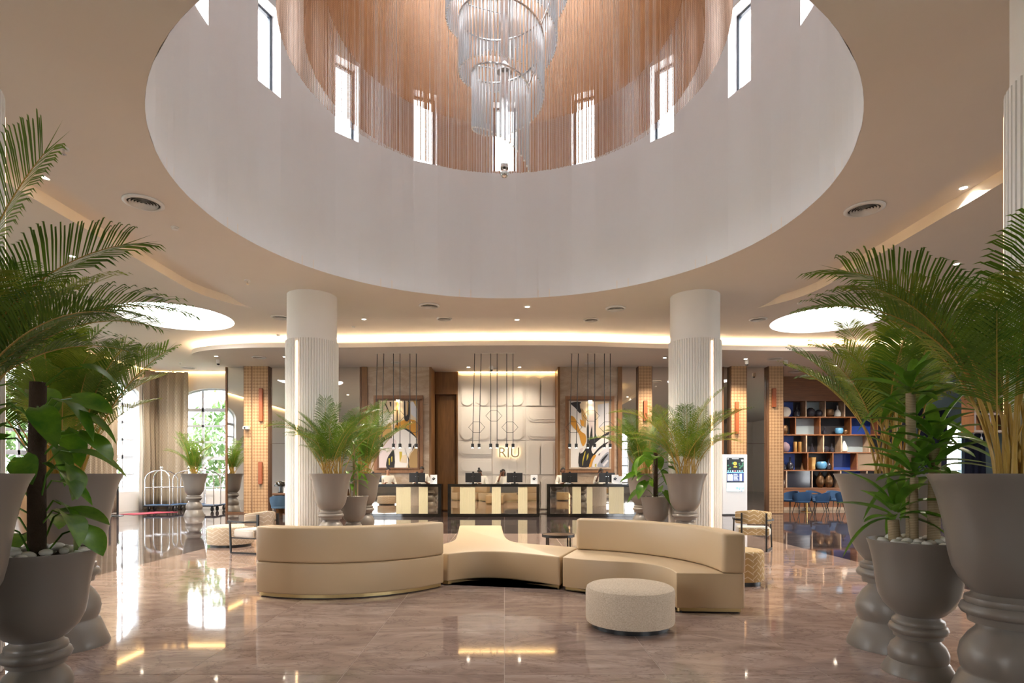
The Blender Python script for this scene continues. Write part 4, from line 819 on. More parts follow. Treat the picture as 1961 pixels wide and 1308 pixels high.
# ------------------------------------------------------------------ receptionists
def skinmesh(name, joints, edges, mat, parent, sub=2, root=0):
    me = bpy.data.meshes.new(name); me.from_pydata([j[:3] for j in joints], edges, []); o = bpy.data.objects.new(name, me); C.objects.link(o); o.parent = parent
    sk = o.modifiers.new('skin', 'SKIN'); sk.use_smooth_shade = True
    for i, j in enumerate(joints): me.skin_vertices[0].data[i].radius = (j[3], j[4] if len(j) > 4 else j[3])
    me.skin_vertices[0].data[root].use_root = True
    ss = o.modifiers.new('sub', 'SUBSURF'); ss.levels = sub; ss.render_levels = sub; me.materials.append(M[mat]); return o
def person(x, y, H, rz, skin, hair, pose, lb, headrz=0, headtilt=0.0):
    e = thing('person', lb, 'person', (x, y, 0), rz, 'reception staff'); s = H / 1.72
    S = lambda *p: (p[0] * s, p[1] * s, p[2] * s) + tuple(q * s for q in p[3:])
    # local: facing -Y
    hx = math.sin(headrz) * .0; hy = -.015 - headtilt * .08; hz = 1.60 - headtilt * .03
    if pose == 'phone': ra = [S(-.26, -.03, 1.15, .05), S(-.20, -.20, 1.30, .04), S(-.115, -.14, 1.52, .03)]
    elif pose == 'reach': ra = [S(-.27, -.04, 1.15, .05), S(-.25, -.24, 1.14, .04), S(-.17, -.34, 1.18, .03)]
    else: ra = [S(-.27, 0, 1.13, .05), S(-.25, -.18, 1.10, .04), S(-.15, -.33, 1.17, .03)]
    la = [S(.27, 0, 1.13, .05), S(.25, -.18, 1.10, .04), S(.14, -.33, 1.17, .03)]
    J = [S(0, 0, .95, .15, .11), S(0, 0, 1.18, .14, .10), S(0, .01, 1.36, .15, .10), S(0, 0, 1.46, .055), S(0, -.005 + hy * .4, 1.51, .052), S(0, hy, 1.56, .068, .078), S(0, hy, hz + .035, .074, .092), S(0, hy + .005, hz + .095, .05, .062),
         S(-.19, .01, 1.40, .058), ra[0], ra[1], ra[2], S(.19, .01, 1.40, .058), la[0], la[1], la[2], S(-.09, 0, .88, .085), S(-.10, -.01, .48, .06), S(-.10, .01, .08, .045), S(-.10, -.12, .04, .04), S(.09, 0, .88, .085), S(.10, -.01, .48, .06), S(.10, .01, .08, .045), S(.10, -.12, .04, .04)]
    E = [(0, 1), (1, 2), (2, 3), (3, 4), (4, 5), (5, 6), (6, 7), (2, 8), (8, 9), (9, 10), (10, 11), (2, 12), (12, 13), (13, 14), (14, 15), (0, 16), (16, 17), (17, 18), (18, 19), (0, 20), (20, 21), (21, 22), (22, 23)]
    # hands: palm and five fingers each
    for wi, el, sd in ((11, ra[1], -1), (15, la[1], 1)):
        wv_ = Vector(J[wi][:3]); d = (wv_ - Vector(el[:3])).normalized(); side = d.cross(Vector((0, 0, 1))).normalized(); b = len(J)
        J.append((*(wv_ + d * .05 * s), .026 * s, .018 * s)); E.append((wi, b)); cu = Vector((0, 0, -.012))
        for k, (o_, ln) in enumerate(((-.030, .065), (-.010, .075), (.010, .07), (.028, .055))):
            p1 = wv_ + (d * .085 + side * o_) * s; J.append((*p1, .010 * s)); E.append((b, len(J) - 1)); J.append((*(p1 + (d * ln * .6 + cu) * s), .0085 * s)); E.append((len(J) - 2, len(J) - 1))
        p1 = wv_ + (d * .045 - side * .045 * sd) * s; J.append((*p1, .011 * s)); E.append((b, len(J) - 1)); J.append((*(p1 + d * .035 * s), .009 * s)); E.append((len(J) - 2, len(J) - 1))
    bd = skinmesh('body', J, E, skin, e)
    W = [S(0, 0, .90, .17, .125), S(0, 0, 1.18, .165, .12), S(0, .01, 1.36, .165, .115), S(0, .0, 1.445, .075), S(-.19, .01, 1.395, .072), tuple(ra[0][:3]) + (.066 * s,), tuple(Vector(ra[0][:3]).lerp(Vector(ra[1][:3]), .85)) + (.052 * s,), S(.19, .01, 1.395, .072), tuple(la[0][:3]) + (.066 * s,), tuple(Vector(la[0][:3]).lerp(Vector(la[1][:3]), .85)) + (.052 * s,)]
    skinmesh('shirt', W, [(0, 1), (1, 2), (2, 3), (2, 4), (4, 5), (5, 6), (2, 7), (7, 8), (8, 9)], 'shirt_white', e)
    T_ = [S(0, 0, .93, .155, .12), S(-.09, 0, .86, .10), S(-.10, -.01, .48, .078), S(-.10, .01, .10, .07), S(.09, 0, .86, .10), S(.10, -.01, .48, .078), S(.10, .01, .10, .07)]
    skinmesh('trousers', T_, [(0, 1), (1, 2), (2, 3), (0, 4), (4, 5), (5, 6)], 'trouser_navy', e)
    # head details turn with the head
    hd = bpy.data.objects.new('face', MB().tube([S(0, -.085, .035)[:3], S(0, -.112, -.012)[:3], S(0, -.09, -.022)[:3]], [.008 * s, .016 * s, .011 * s], 8).mesh('face', skin, True)); C.objects.link(hd); hd.parent = e; hd.location = (0, hy * s, (hz + .0) * s); hd.rotation_euler = (headtilt * .5, 0, headrz)
    for sx in (-1, 1):
        MB().sphere(S(sx * .031, -.079, .032)[:3], .0105 * s, 8, 6, 0, (1.25, .7, .55)).build('eye', 'eye_white', hd, smooth=True); MB().sphere(S(sx * .031, -.084, .032)[:3], .0062 * s, 8, 6).build('pupil', 'hair_black', hd, smooth=True)
        MB().tube([S(sx * .014, -.09, .052)[:3], S(sx * .048, -.078, .055)[:3]], .004 * s, 5).build('eyebrow', 'hair_black', hd); MB().sphere(S(sx * .078, .0, .02)[:3], .024 * s, 8, 6, 0, (.4, .7, 1.2)).build('ear', skin, hd, smooth=True)
    MB().tube([S(-.026, -.078, -.040)[:3], S(-.012, -.087, -.047)[:3], S(0, -.09, -.049)[:3], S(.012, -.087, -.047)[:3], S(.026, -.078, -.040)[:3]], [.004 * s, .006 * s, .0065 * s, .006 * s, .004 * s], 6).build('mouth', 'lip', hd)
    hm = MB(); n = 16; k = 8; vs = []
    for i in range(k + 1):
        for j in range(n):
            q = 2 * PI * j / n; fr_ = (1 - math.cos(q - 1.5 * PI + PI)) / 2  # 1 at the front (-Y)
            low = -.045 + .115 * fr_ ** 1.0; a = PI / 2 * (1 - i / k); rr = math.cos(a); zz = low + (.130 - low) * math.sin(a)
            vs.append(S(.081 * rr * math.cos(q), .094 * rr * math.sin(q) + .012, zz + .012)[:3])
    hm.add(vs, [(i * n + j, i * n + (j + 1) % n, (i + 1) * n + (j + 1) % n, (i + 1) * n + j) for i in range(k) for j in range(n)])
    if hair == 'bun': hm.sphere(S(.01, .03, .165)[:3], .042 * s, 10, 8)
    if hair == 'long': hm.tube([S(.05, .05, .08)[:3], S(.09, .05, -.03)[:3], S(.10, .03, -.15)[:3]], [.05 * s, .036 * s, .014 * s], 14); hm.tube([S(-.05, .05, .08)[:3], S(-.07, .06, -.03)[:3], S(-.05, .07, -.13)[:3]], [.05 * s, .036 * s, .014 * s], 14)
    hm.build('hair', 'hair_black', hd, smooth=True, fix=True)
    if pose == 'phone': o = MB().box(-.012, .012, -.03, .03, -.09, .09).build('telephone_handset', 'black_plastic', None, bevel=.008); tag(o, 'black telephone handset held to the ear of the clerk ' + ('with long dark hair' if hair == 'long' else 'under the second artwork'), 'telephone'); q = e.matrix_basis @ Vector((-.098 * s, -.07 * s, (hz - .01) * s)); o.location = q; o.rotation_euler = (.5, .1, rz)
    bpy.context.view_layer.update(); return e
bpy.context.view_layer.update()
person(-4.25, 21.2, 1.70, .35, 'skin_tan', 'short', 'stand', 'male clerk in white shirt looking sideways, nearest the palms', .35)
person(-3.02, 21.25, 1.76, .1, 'skin_brown', 'short', 'stand', 'short-haired clerk in white shirt behind a monitor under the first artwork', .15, .4)
person(-.85, 21.25, 1.68, -.5, 'skin_brown', 'bun', 'reach', 'female clerk with a hair bun looking down at her screen', -.3, 1.0)
person(-.06, 21.25, 1.66, .2, 'skin_brown', 'long', 'phone', 'smiling female clerk with long dark hair on the telephone', .1, .2)
person(2.13, 21.2, 1.71, .4, 'skin_brown', 'short', 'stand', 'clerk in white shirt at the inner end of the third desk', .4)
person(3.52, 21.2, 1.68, .1, 'skin_dark', 'short', 'phone', 'male clerk in white shirt holding a telephone handset', .1, .1)

# ------------------------------------------------------------------ pendant rod lights
def pendant(xs, lb):
    cx = (xs[0] + xs[-1]) / 2; PY = 19.3; e = thing('pendant_light', lb, 'pendant', (cx, PY, 0), group='clusters of thin black pendant rods')
    MB().box(xs[0] - cx - .06, xs[-1] - cx + .06, -.02, .02, ZC - .012, ZC).build('ceiling_rail', 'ceiling_paint', e)
    for i, x in enumerate(xs):
        dx = -.07 if i < 2 else (0 if i < 4 else .0)
        MB().tube([(x - cx, 0, ZC - .01), (x - cx + dx, 0, 2.45)], .013, 6).build('rod', 'black_metal', e); MB().lathe([(.045, 2.36), (.05, 2.37), (.05, 2.49), (.02, 2.5)], 14, (x - cx + dx, 0, 0)).build('lamp_head', 'black_metal', e, smooth=True)
        MB().lathe([(.03, 2.352), (.03, 2.36)], 10, (x - cx + dx, 0, 0)).build('lens', 'lamp_lens', e)
    for k, (i, zc) in enumerate(((0, 3.04), (2, 3.42), (4, 3.04))):
        m0 = (xs[i] + xs[i + 1]) / 2 - cx + (-.04 if i == 0 else 0); w0 = .27; hw = (xs[i + 1] - xs[i]) / 2; h = .18
        P = [(m0 - w0, 0, zc), (m0 - hw, 0, zc + h), (m0 + hw, 0, zc + h), (m0 + w0, 0, zc), (m0 + hw, 0, zc - h), (m0 - hw, 0, zc - h)]
        for a, b in zip(P, P[1:] + P[:1]): MB().tube([a, b], .008, 4).build('hexagon_wire', 'black_metal', e)
pp = lambda x: (x - 966) / 1112 * 19.3
pendant([pp(v) for v in (722.6, 735, 753.4, 766, 785, 797.3)], 'cluster of six black pendant rods in front of the first artwork'); pendant([pp(v) for v in (909, 921.5, 939.7, 952, 970.4, 982.5)], 'cluster of six black pendant rods in front of the RIU wall'); pendant([pp(v) for v in (1095, 1107.6, 1125.8, 1138.9, 1157.4, 1168.6)], 'cluster of six black pendant rods in front of the second artwork')

# ------------------------------------------------------------------ framed abstract paintings
def painting(x0, x1, z0, z1, shapes, lb, bg):
    cx = (x0 + x1) / 2; W_ = x1 - x0; H_ = z1 - z0; e = thing('painting', lb, 'painting', (cx, WY - .02, z0), group='large framed abstract paintings')
    MB().box(-W_ / 2, W_ / 2, -.05, .015, 0, H_).build('canvas', bg, e)
    TT = lambda u, v, d: (-W_ / 2 + u * W_, -.05 - d, H_ * (1 - v))
    for i, (mt, pts) in enumerate(shapes):
        P = crom(pts, 3, True) if len(pts) > 4 else pts
        P = [(min(.999, max(.001, a)), min(.999, max(.001, b))) for a, b in P]
        MB().prism(P, 0, .0015 + .0012 * i, T=TT).build('brush_stroke', mt, e)
    for k, (o_, w_, d) in enumerate(((.0, .07, .075), (.07, .13, .05))):
        for a, b, c, d_ in ((-W_ / 2 - o_ - w_, W_ / 2 + o_ + w_, H_ + o_, H_ + o_ + w_), (-W_ / 2 - o_ - w_, W_ / 2 + o_ + w_, -o_ - w_, -o_), (-W_ / 2 - o_ - w_, -W_ / 2 - o_, -o_, H_ + o_), (W_ / 2 + o_, W_ / 2 + o_ + w_, -o_, H_ + o_)): MB().box(a, b, -d, .02, c, d_).build('frame_rail' if k else 'inner_moulding', 'frame_wood' if k else 'walnut_edge' if x0 < 0 else 'wall_marble', e, bevel=.008)
    MB().box(-W_ / 2 - .1, W_ / 2 + .1, -.14, -.05, H_ + .02, H_ + .07).build('picture_light_bar', 'walnut_edge', e); MB().box(-.06, .06, -.13, -.08, H_ + .012, H_ + .02).build('lens', 'lamp_lens', e)
    l = bpy.data.lights.new('picture_lamp', 'SPOT'); l.energy = 22; l.spot_size = 1.5; l.spot_blend = .8; l.color = (1, .8, .5); l.shadow_soft_size = .03; lo = bpy.data.objects.new('picture_lamp', l); C.objects.link(lo); lo.parent = e; lo.location = (0, -.16, H_ + .0); lo.rotation_euler = (-.12, 0, 0)
S1 = [('p_cream', [(.0, .02), (.55, 0), (.5, .3), (.33, .32), (.0, .2)]), ('p_white', [(.0, .25), (.22, .17), (.36, .2), (.3, .36), (.0, .38)]), ('p_gold', [(.3, .33), (.33, .5), (.2, .55), (.0, .6), (.0, .42), (.18, .38)]), ('p_black', [(.1, .55), (.2, .57), (.36, .46), (.38, .55), (.25, .62), (.12, .68), (.0, .7)]), ('p_ochre', [(.43, .36), (.7, .28), (.99, .32), (.99, .56), (.8, .48), (.6, .42), (.44, .42)]), ('p_black', [(.62, .41), (.8, .44), (.97, .55), (.97, .6), (.8, .48)]), ('p_white', [(.35, .5), (.6, .42), (.85, .5), (.98, .58), (.95, .66), (.85, .75), (.78, .8), (.7, 1), (.38, 1), (.36, .7)]), ('p_pink', [(.02, .72), (.12, .62), (.3, .56), (.45, .6), (.44, .72), (.3, .82), (.22, .9), (.19, .999), (.0, .999)]), ('p_black', [(.2, .999), (.21, .88), (.28, .8), (.39, .74), (.4, .999)]), ('p_yellow', [(.25, .86), (.29, .86), (.28, .96), (.26, .96)]), ('p_yellow', [(.32, .84), (.35, .83), (.35, .9), (.33, .92)]), ('p_yellow', [(.53, .76), (.6, .76), (.6, .9), (.54, .91)]), ('p_cream', [(.6, .82), (.72, .8), (.72, .93), (.55, .92)]), ('p_black', [(.67, .7), (.72, .8), (.8, .9), (.8, .999), (.76, .999), (.76, .88)]), ('p_tan', [(.8, .83), (.9, .74), (.99, .7), (.99, .999), (.8, .999)]), ('p_black', [(.88, .69), (.93, .64), (.91, .7), (.86, .74)]), ('p_black', [(.65, .02), (.66, .28), (.78, .28), (.79, .02), (.75, .02), (.73, .2), (.69, .22), (.68, .02)]), ('p_gold', [(.74, .02), (.77, .02), (.75, .22), (.73, .2)]), ('p_gold', [(.45, .02), (.5, .02), (.5, .3), (.46, .3)]), ('p_black', [(.47, .15), (.49, .15), (.49, .38), (.46, .36)]), ('p_lilac', [(.82, .02), (.99, .02), (.99, .28), (.83, .2)]), ('p_gold', [(.88, .0), (.99, 0), (.99, .12), (.93, .06)]), ('p_black', [(.15, .04), (.17, .04), (.28, .18), (.27, .19)]), ('p_black', [(.28, .02), (.32, .02), (.32, .08), (.3, .09)]), ('p_black', [(.4, .42), (.46, .4), (.5, .44), (.44, .46)])]
S2 = [('p_white', [(.0, .0), (.3, .0), (.8, .3), (.99, .5), (.6, .99), (.0, .99)]), ('p_black', [(.0, .02), (.26, .01), (.28, .12), (.24, .18), (.12, .1), (.02, .05)]), ('p_cream', [(.3, .0), (.99, .0), (.99, .48), (.7, .55), (.62, .3), (.45, .2), (.28, .14)]), ('p_pink', [(.5, .02), (.62, .02), (.6, .55), (.52, .56), (.48, .3)]), ('p_lilac', [(.7, .05), (.99, .02), (.99, .35), (.72, .4)]), ('p_tan', [(.28, .1), (.42, .24), (.4, .3), (.38, .4), (.3, .3)]), ('p_ochre', [(.0, .22), (.12, .26), (.25, .44), (.38, .5), (.4, .6), (.32, .68), (.25, .58), (.2, .48), (.0, .34)]), ('p_ochre', [(.24, .27), (.35, .3), (.34, .38), (.28, .37)]), ('p_black', [(.22, .99), (.22, .78), (.3, .78), (.42, .66), (.42, .42), (.45, .32), (.47, .4), (.48, .6), (.55, .36), (.57, .55), (.62, .5), (.64, .2), (.66, .18), (.65, .48), (.72, .55), (.86, .5), (.99, .46), (.99, .5), (.84, .54), (.66, .62), (.54, .7), (.56, .78), (.6, .8), (.52, .88), (.47, .99)]), ('p_pink', [(.24, .72), (.32, .7), (.3, .78), (.25, .79)]), ('p_yellow', [(.31, .88), (.37, .76), (.38, .78), (.33, .9), (.31, .98)]), ('p_yellow', [(.42, .82), (.46, .78), (.46, .84), (.41, .9)]), ('p_ochre', [(.47, .99), (.53, .88), (.6, .81), (.66, .82), (.58, .9), (.53, .99)]), ('p_lilac', [(.56, .99), (.6, .9), (.72, .8), (.99, .68), (.99, .78), (.8, .86), (.72, .99)]), ('p_black', [(.6, .79), (.75, .69), (.9, .63), (.99, .61), (.9, .66), (.74, .73), (.62, .81)]), ('p_black', [(.72, .8), (.77, .78), (.73, .83)]), ('p_grey', [(.7, .99), (.75, .9), (.85, .82), (.99, .77), (.99, .99)]), ('p_black', [(.78, .9), (.9, .82), (.97, .8), (.88, .88), (.8, .94)]), ('p_lilac', [(.82, .96), (.95, .88), (.98, .9), (.86, .99)]), ('p_yellow', [(.63, .95), (.67, .94), (.66, .99), (.63, .99)])]
painting(-4.70, -3.25, 1.72, 4.23, S1, 'framed abstract with pale pink and gold arches behind the first desk', 'p_cream'); painting(2.48, 3.92, 1.73, 4.20, S2, 'framed abstract with black tree-like strokes and ochre bands behind the third desk', 'p_white')

# ------------------------------------------------------------------ kiosk
KY = 20.9; e = thing('information_kiosk', 'white upright information kiosk with a lit touch screen', 'kiosk', ((1408 - 966) / 1112 * KY, KY, 0), .12)
MB().box(-.47, .47, 0, .26, .03, 2.19).build('housing', 'white_gloss', e, bevel=.03, seg=3); MB().box(-.45, .45, .02, .24, 0, .04).build('plinth', 'black_plastic', e)
sc_ = MB().box(-.325, .325, -.006, .005, .86, 2.07).build('screen', 's_dark', e)
def sp(nm, u0, u1, v0, v1, mt, d=.003): MB().box(-.32 + .64 * u0, -.32 + .64 * u1, -.006 - d, -.006, 2.065 - 1.2 * v1, 2.065 - 1.2 * v0).build(nm, mt, sc_)
sp('header_text', .3, .7, .02, .032, 's_white'); sp('header_text', .84, .97, .05, .07, 's_white'); sp('header_text', .86, .97, .08, .1, 's_white'); sp('banner', .0, 1, .43, .445, 's_cyan'); sp('header_text', .03, .1, .02, .04, 's_white')
for rr_, mt_, dd_ in ((.065, 's_gold', .005), (.035, 's_dark', .007), (.018, 's_gold', .009)): MB().lathe([(rr_, 0), (rr_, dd_)], 20).build('emblem', mt_, sc_, loc=(-.01, -.006, 1.86)).rotation_euler = (PI / 2, 0, 0)
sp('title', .4, .6, .255, .285, 's_gold')
rnd = random.Random(2)
for k in range(14): u = rnd.choice((rnd.uniform(.0, .33), rnd.uniform(.66, .95))); v = rnd.uniform(.13, .33); MB().prism([(0, 0), (.06, .03), (.1, .0), (.05, -.02)], 0, .003, T=lambda a, b, c: (-.32 + .6 * u + a * .8, -.0065 - c, 2.065 - 1.2 * v + b * 1.2)).build('leaf_picture', 's_green', sc_)
for k in range(7): sp('icon', .04 + .138 * k, .11 + .138 * k, .375, .415, ['s_cyan', 's_cyan', 's_white', 's_pink', 's_cyan', 's_white', 's_cyan'][k])
sp('programme_panel', 0, 1, .46, .70, 's_navy', .002); sp('calendar', .03, .36, .49, .68, 's_white', .004)
for k in range(3): sp('calendar_tab', .06 + .12 * k, .11 + .12 * k, .475, .505, 's_dark', .005)
for k in range(6): sp('text_line', .42, .46, .485 + .034 * k, .5 + .034 * k, 's_white', .004); sp('text_line', .48, .62 + .03 * (k % 3), .487 + .034 * k, .498 + .034 * k, 's_white', .004)
sp('column_bar', .76, .8, .48, .69, 's_white', .004); sp('column_bar', .83, .88, .48, .69, 's_white', .004); sp('divider', 0, 1, .715, .73, 's_dark', .004); sp('notice', 0, .5, .74, 1.0, 's_pale', .004); sp('photo', .5, 1, .74, 1.0, 's_pale', .004); sp('photo_sky', .5, 1, .87, .95, 's_cyan', .005)
for k in range(3): sp('text_line', .08, .42 - .06 * k, .79 + .05 * k, .795 + .05 * k, 's_cyan', .006)
for k in range(9): u = .55 + .045 * k; v = .80 + .04 * ((k * 7) % 5); sp('photo_figure', u, u + .03, v, v + .05, ['s_pink', 's_navy', 's_white'][k % 3], .006)

# ------------------------------------------------------------------ curtains
def curtain(path, z0, z1, fold, lb, mat='curtain_fabric', amp=.07, name='curtain', gp='patterned floor-length curtains'):
    P = [Vector(p) for p in path]; L_ = [0]
    for a, b in zip(P, P[1:]): L_.append(L_[-1] + (b - a).length)
    n = int(L_[-1] / fold * 8); vs = []; nz = 10
    def at(q):
        for i in range(len(P) - 1):
            if q <= L_[i + 1] or i == len(P) - 2: t = (q - L_[i]) / max(1e-6, L_[i + 1] - L_[i]); return P[i].lerp(P[i + 1], t), (P[i + 1] - P[i]).normalized()
    for k in range(nz + 1):
        z = z0 + (z1 - z0) * k / nz
        for i in range(n + 1):
            q = L_[-1] * i / n; c, t = at(q); nn = Vector((-t.y, t.x)); ph = 2 * PI * q / fold + .6 * math.sin(q * 2.3)
            o_ = amp * (math.sin(ph) + .35 * math.sin(2.1 * ph + 1)) * (.75 + .25 * (1 - k / nz)) + .02 * math.sin(z * 1.7 + q * 3)
            vs.append((c.x + nn.x * o_, c.y + nn.y * o_, z))
    me = MB().add(vs, [(k * (n + 1) + i, k * (n + 1) + i + 1, (k + 1) * (n + 1) + i + 1, (k + 1) * (n + 1) + i) for k in range(nz) for i in range(n)])
    o = me.build(name, mat, smooth=False, fix=False); o.data.polygons.foreach_set('use_smooth', [True] * len(o.data.polygons)); so = o.modifiers.new('thick', 'SOLIDIFY'); so.thickness = .012
    return tag(o, lb, 'curtain', gp)
curtain([(XL + .28, 23.75), (XL + .30, 24.45), (XL + .5, YB - .28), (-13.35, YB - .26)], .02, ZO - .06, .34, 'wide patterned curtain filling the corner between two windows')
curtain([(XL + .26, 20.35), (XL + .26, 22.05)], .02, ZO - .06, .3, 'patterned curtain beside the window, closest to the corner window'); curtain([(XL + .26, 18.9), (XL + .26, 20.1)], .02, ZO - .06, .3, 'patterned curtain seen through the palm fronds'); curtain([(XL + .26, 14.6), (XL + .26, 16.2)], .02, ZO - .06, .3, 'patterned curtain near the pothos at the edge of view')
curtain([(-10.95, YB - .24), (-10.48, YB - .24)], .02, ZO - .06, .3, 'patterned curtain next to the trolley mirror')
curtain([(XL + .12, 23.7), (XL + .12, 24.0)], .02, ZO - .1, .2, 'white sheer lining at the edge of the corner curtain', 'sheer_lining', .03, 'sheer_curtain', 'white sheer linings')
# ------------------------------------------------------------------ luggage trolleys
def trolley(x, y, rz, w_, lb):
    e = thing('luggage_trolley', lb, 'trolley', (x, y, 0), rz, 'chrome birdcage luggage trolleys'); hx, hy = w_ / 2, .28
    MB().prism(rsquare(0, 0, hx + .05, .08, 5, hy + .04), .20, .26).build('platform', 'blue_fabric', e, bevel=.01); MB().tube([(a, b, .23) for a, b in rsquare(0, 0, hx + .06, .09, 5, hy + .05)] + [(hx + .06, hy - .04, .23)], .018, 6).build('bumper', 'black_plastic', e)
    for sx in (-1, 1):
        for sy in (-1, 1):
            P = [(sx * hx, sy * hy, .26), (sx * hx, sy * hy, 1.25)] + [(sx * hx * (1 - .95 * (1 - math.cos(t * PI / 16))), sy * hy * (1 - .95 * (1 - math.cos(t * PI / 16))), 1.25 + .38 * math.sin(t * PI / 16)) for t in range(1, 9)]
            MB().tube(P, .019, 8).build('post', 'chrome', e, smooth=True)
            MB().tube([(sx * (hx - .1) - .02, sy * (hy - .08), .10), (sx * (hx - .1) + .02, sy * (hy - .08), .10)], .10, 14).build('wheel', 'black_plastic', e); MB().box(-.03, .03, -.02, .02, .1, .21).build('caster_fork', 'chrome', e, loc=(sx * (hx - .1), sy * (hy - .08), 0))
    for sy in (-1, 1): MB().tube([(-hx, sy * hy, .95), (hx, sy * hy, .95)], .015, 8).build('rail', 'chrome', e, smooth=True)
    MB().tube([(0, 0, .26), (0, 0, 1.68)], .024, 10).build('centre_pole', 'chrome', e, smooth=True)
    MB().tube([(0, 0, 1.60), (0, 0, 1.68)], .035, 10).build('collar', 'chrome', e); MB().sphere((0, 0, 1.73), .055, 14, 10).build('ball', 'chrome', e, smooth=True)
trolley(-13.7, 23.2, 0, .98, 'chrome luggage trolley with ball finial nearest the corner curtain'); trolley(-13.05, 24.0, 0, .98, 'chrome luggage trolley tucked behind its neighbour under the curtain'); trolley(-11.9, 23.1, 0, .95, 'chrome luggage trolley half hidden behind the far urn'); trolley(-11.15, 24.0, 0, .9, 'chrome luggage trolley closest to the mirror edge')
# stanchions and carpet
tag(MB().prism([(-14.2, 21.3), (-13.4, 21.0), (-12.7, 22.6), (-13.6, 22.75)], 0.001, .012).build('red_carpet', 'red_carpet'), 'strip of dark red carpet lying by the side window', 'carpet')
for x, y, lb in ((-14.0, 20.6, 'black stanchion post nearer the side wall'), (-13.72, 20.6, 'black stanchion post nearer the red carpet')):
    e = thing('stanchion', lb, 'stanchion', (x, y, 0), group='black barrier stanchions'); MB().tube([(0, 0, .02), (0, 0, 1.0)], .035, 14).build('post', 'black_metal', e, smooth=True); MB().lathe([(.18, 0), (.18, .015), (.05, .04)], 24).build('base', 'black_metal', e); MB().lathe([(.04, 1.0), (.045, 1.03), (.02, 1.05)], 14).build('cap', 'black_metal', e)

# ------------------------------------------------------------------ blue chairs
def shell_chair(x, y, rz, mat, lb):
    e = thing('shell_chair', lb, 'chair', (x, y, 0), rz, 'blue upholstered shell chairs'); n = 18; vs = []
    for i in range(n + 1):
        a = math.radians(-30 + 240 * i / n); s_ = math.sin(math.radians(180 * i / n)); top = .62 + .20 * s_ ** .8; r1 = .30
        for rr, zz in ((r1 - .03, .44), (r1 + .02, .60), (r1 + .03, top), (r1 - .01, top), (r1 - .03, .60), (r1 - .07, .46)): vs.append((rr * math.cos(a), rr * math.sin(a) * .95, zz))
    fs = [(6 * i + k, 6 * i + (k + 1) % 6, 6 * i + 6 + (k + 1) % 6, 6 * i + 6 + k) for i in range(n) for k in range(6)] + [tuple(range(6)), tuple(6 * n + q for q in range(5, -1, -1))]
    MB().add(vs, fs).build('backrest', mat, e, smooth=True); MB().lathe([(.22, .40), (.28, .42), (.28, .47), (.24, .49), (.01, .495)], 28).build('seat', mat, e, smooth=True)
    for sx in (-1, 1):
        for sy in (-1, 1): MB().tube([(sx * .16, sy * .16, .41), (sx * .25, sy * .24, 0)], [.016, .011], 6).build('leg', 'black_metal', e)
pS = lambda x, Y: (x - 966) / 1112 * Y
for x, Y, rz, lb in ((1513, 22.7, -1.2, 'blue shell chair closest to the woven pilaster'), (1536, 22.0, PI, 'blue shell chair with its back turned, beside the brass table leg'), (1560, 23.3, .3, 'blue shell chair behind the table, half hidden'), (1572, 22.0, PI + .9, 'blue shell chair turned sideways beside the brass table'), (1600, 23.2, 0, 'blue shell chair behind the second table'), (1618, 22.2, PI - .3, 'blue shell chair next to the big front urn')): shell_chair(pS(x, Y), Y, rz, 'blue_fabric', lb)
e = thing('dining_table', 'small round table on a brass leg among the blue chairs', 'table', (pS(1545, 22.7), 22.7, 0)); MB().lathe([(.36, .70), (.38, .71), (.38, .73), (.36, .735)], 36).build('tabletop', 'walnut_edge', e); MB().tube([(0, 0, .02), (0, 0, .70)], .035, 14).build('leg', 'brass', e, smooth=True); MB().lathe([(.22, 0), (.22, .015), (.05, .03)], 28).build('base', 'brass', e)
# lamp desk at the mirror
shell_chair(-7.05, 18.3, PI + .25, 'slate_fabric', 'slate blue shell chair at the lamp desk behind the first column')
e = thing('writing_desk', 'brown timber desk behind the slate blue chair', 'desk', (-6.75, 19.35, 0)); MB().box(-.85, .85, -.35, .35, .80, .86).build('desktop', 'walnut_edge', e, bevel=.006); MB().box(-.82, .82, .28, .32, .15, .8).build('modesty_panel', 'brown_wood', e)
for s in (-1, 1): MB().box(s * .78 - .03, s * .78 + .03, -.3, .3, 0, .80).build('side_panel', 'brown_wood', e)
e = thing('table_lamp', 'glossy black mushroom table lamp on the timber desk', 'lamp', (-7.42, 19.25, .86)); MB().lathe([(.09, 0), (.09, .02), (.065, .03), (.06, .22), (.03, .24)], 24).build('base', 'black_gloss', e, smooth=True); MB().lathe([(.20, .22), (.195, .28), (.15, .35), (.07, .39), (.01, .40)], 30, caps=False).build('shade', 'black_gloss', e, smooth=True)
card(-7.17, 19.2, .86, 'white card with a dark emblem on the lamp desk', .26, .34)
e = thing('monitor', 'black monitor standing on the lamp desk', 'monitor', (-6.75, 19.4, .86)); MB().box(-.26, .26, -.015, .015, .12, .46).build('screen', 'black_plastic', e, bevel=.006); MB().box(-.03, .03, .015, .04, .01, .3).build('stand', 'black_metal', e); MB().prism(rsquare(0, 0, .11, .03, 4, .08), 0, .012).build('foot', 'black_metal', e)

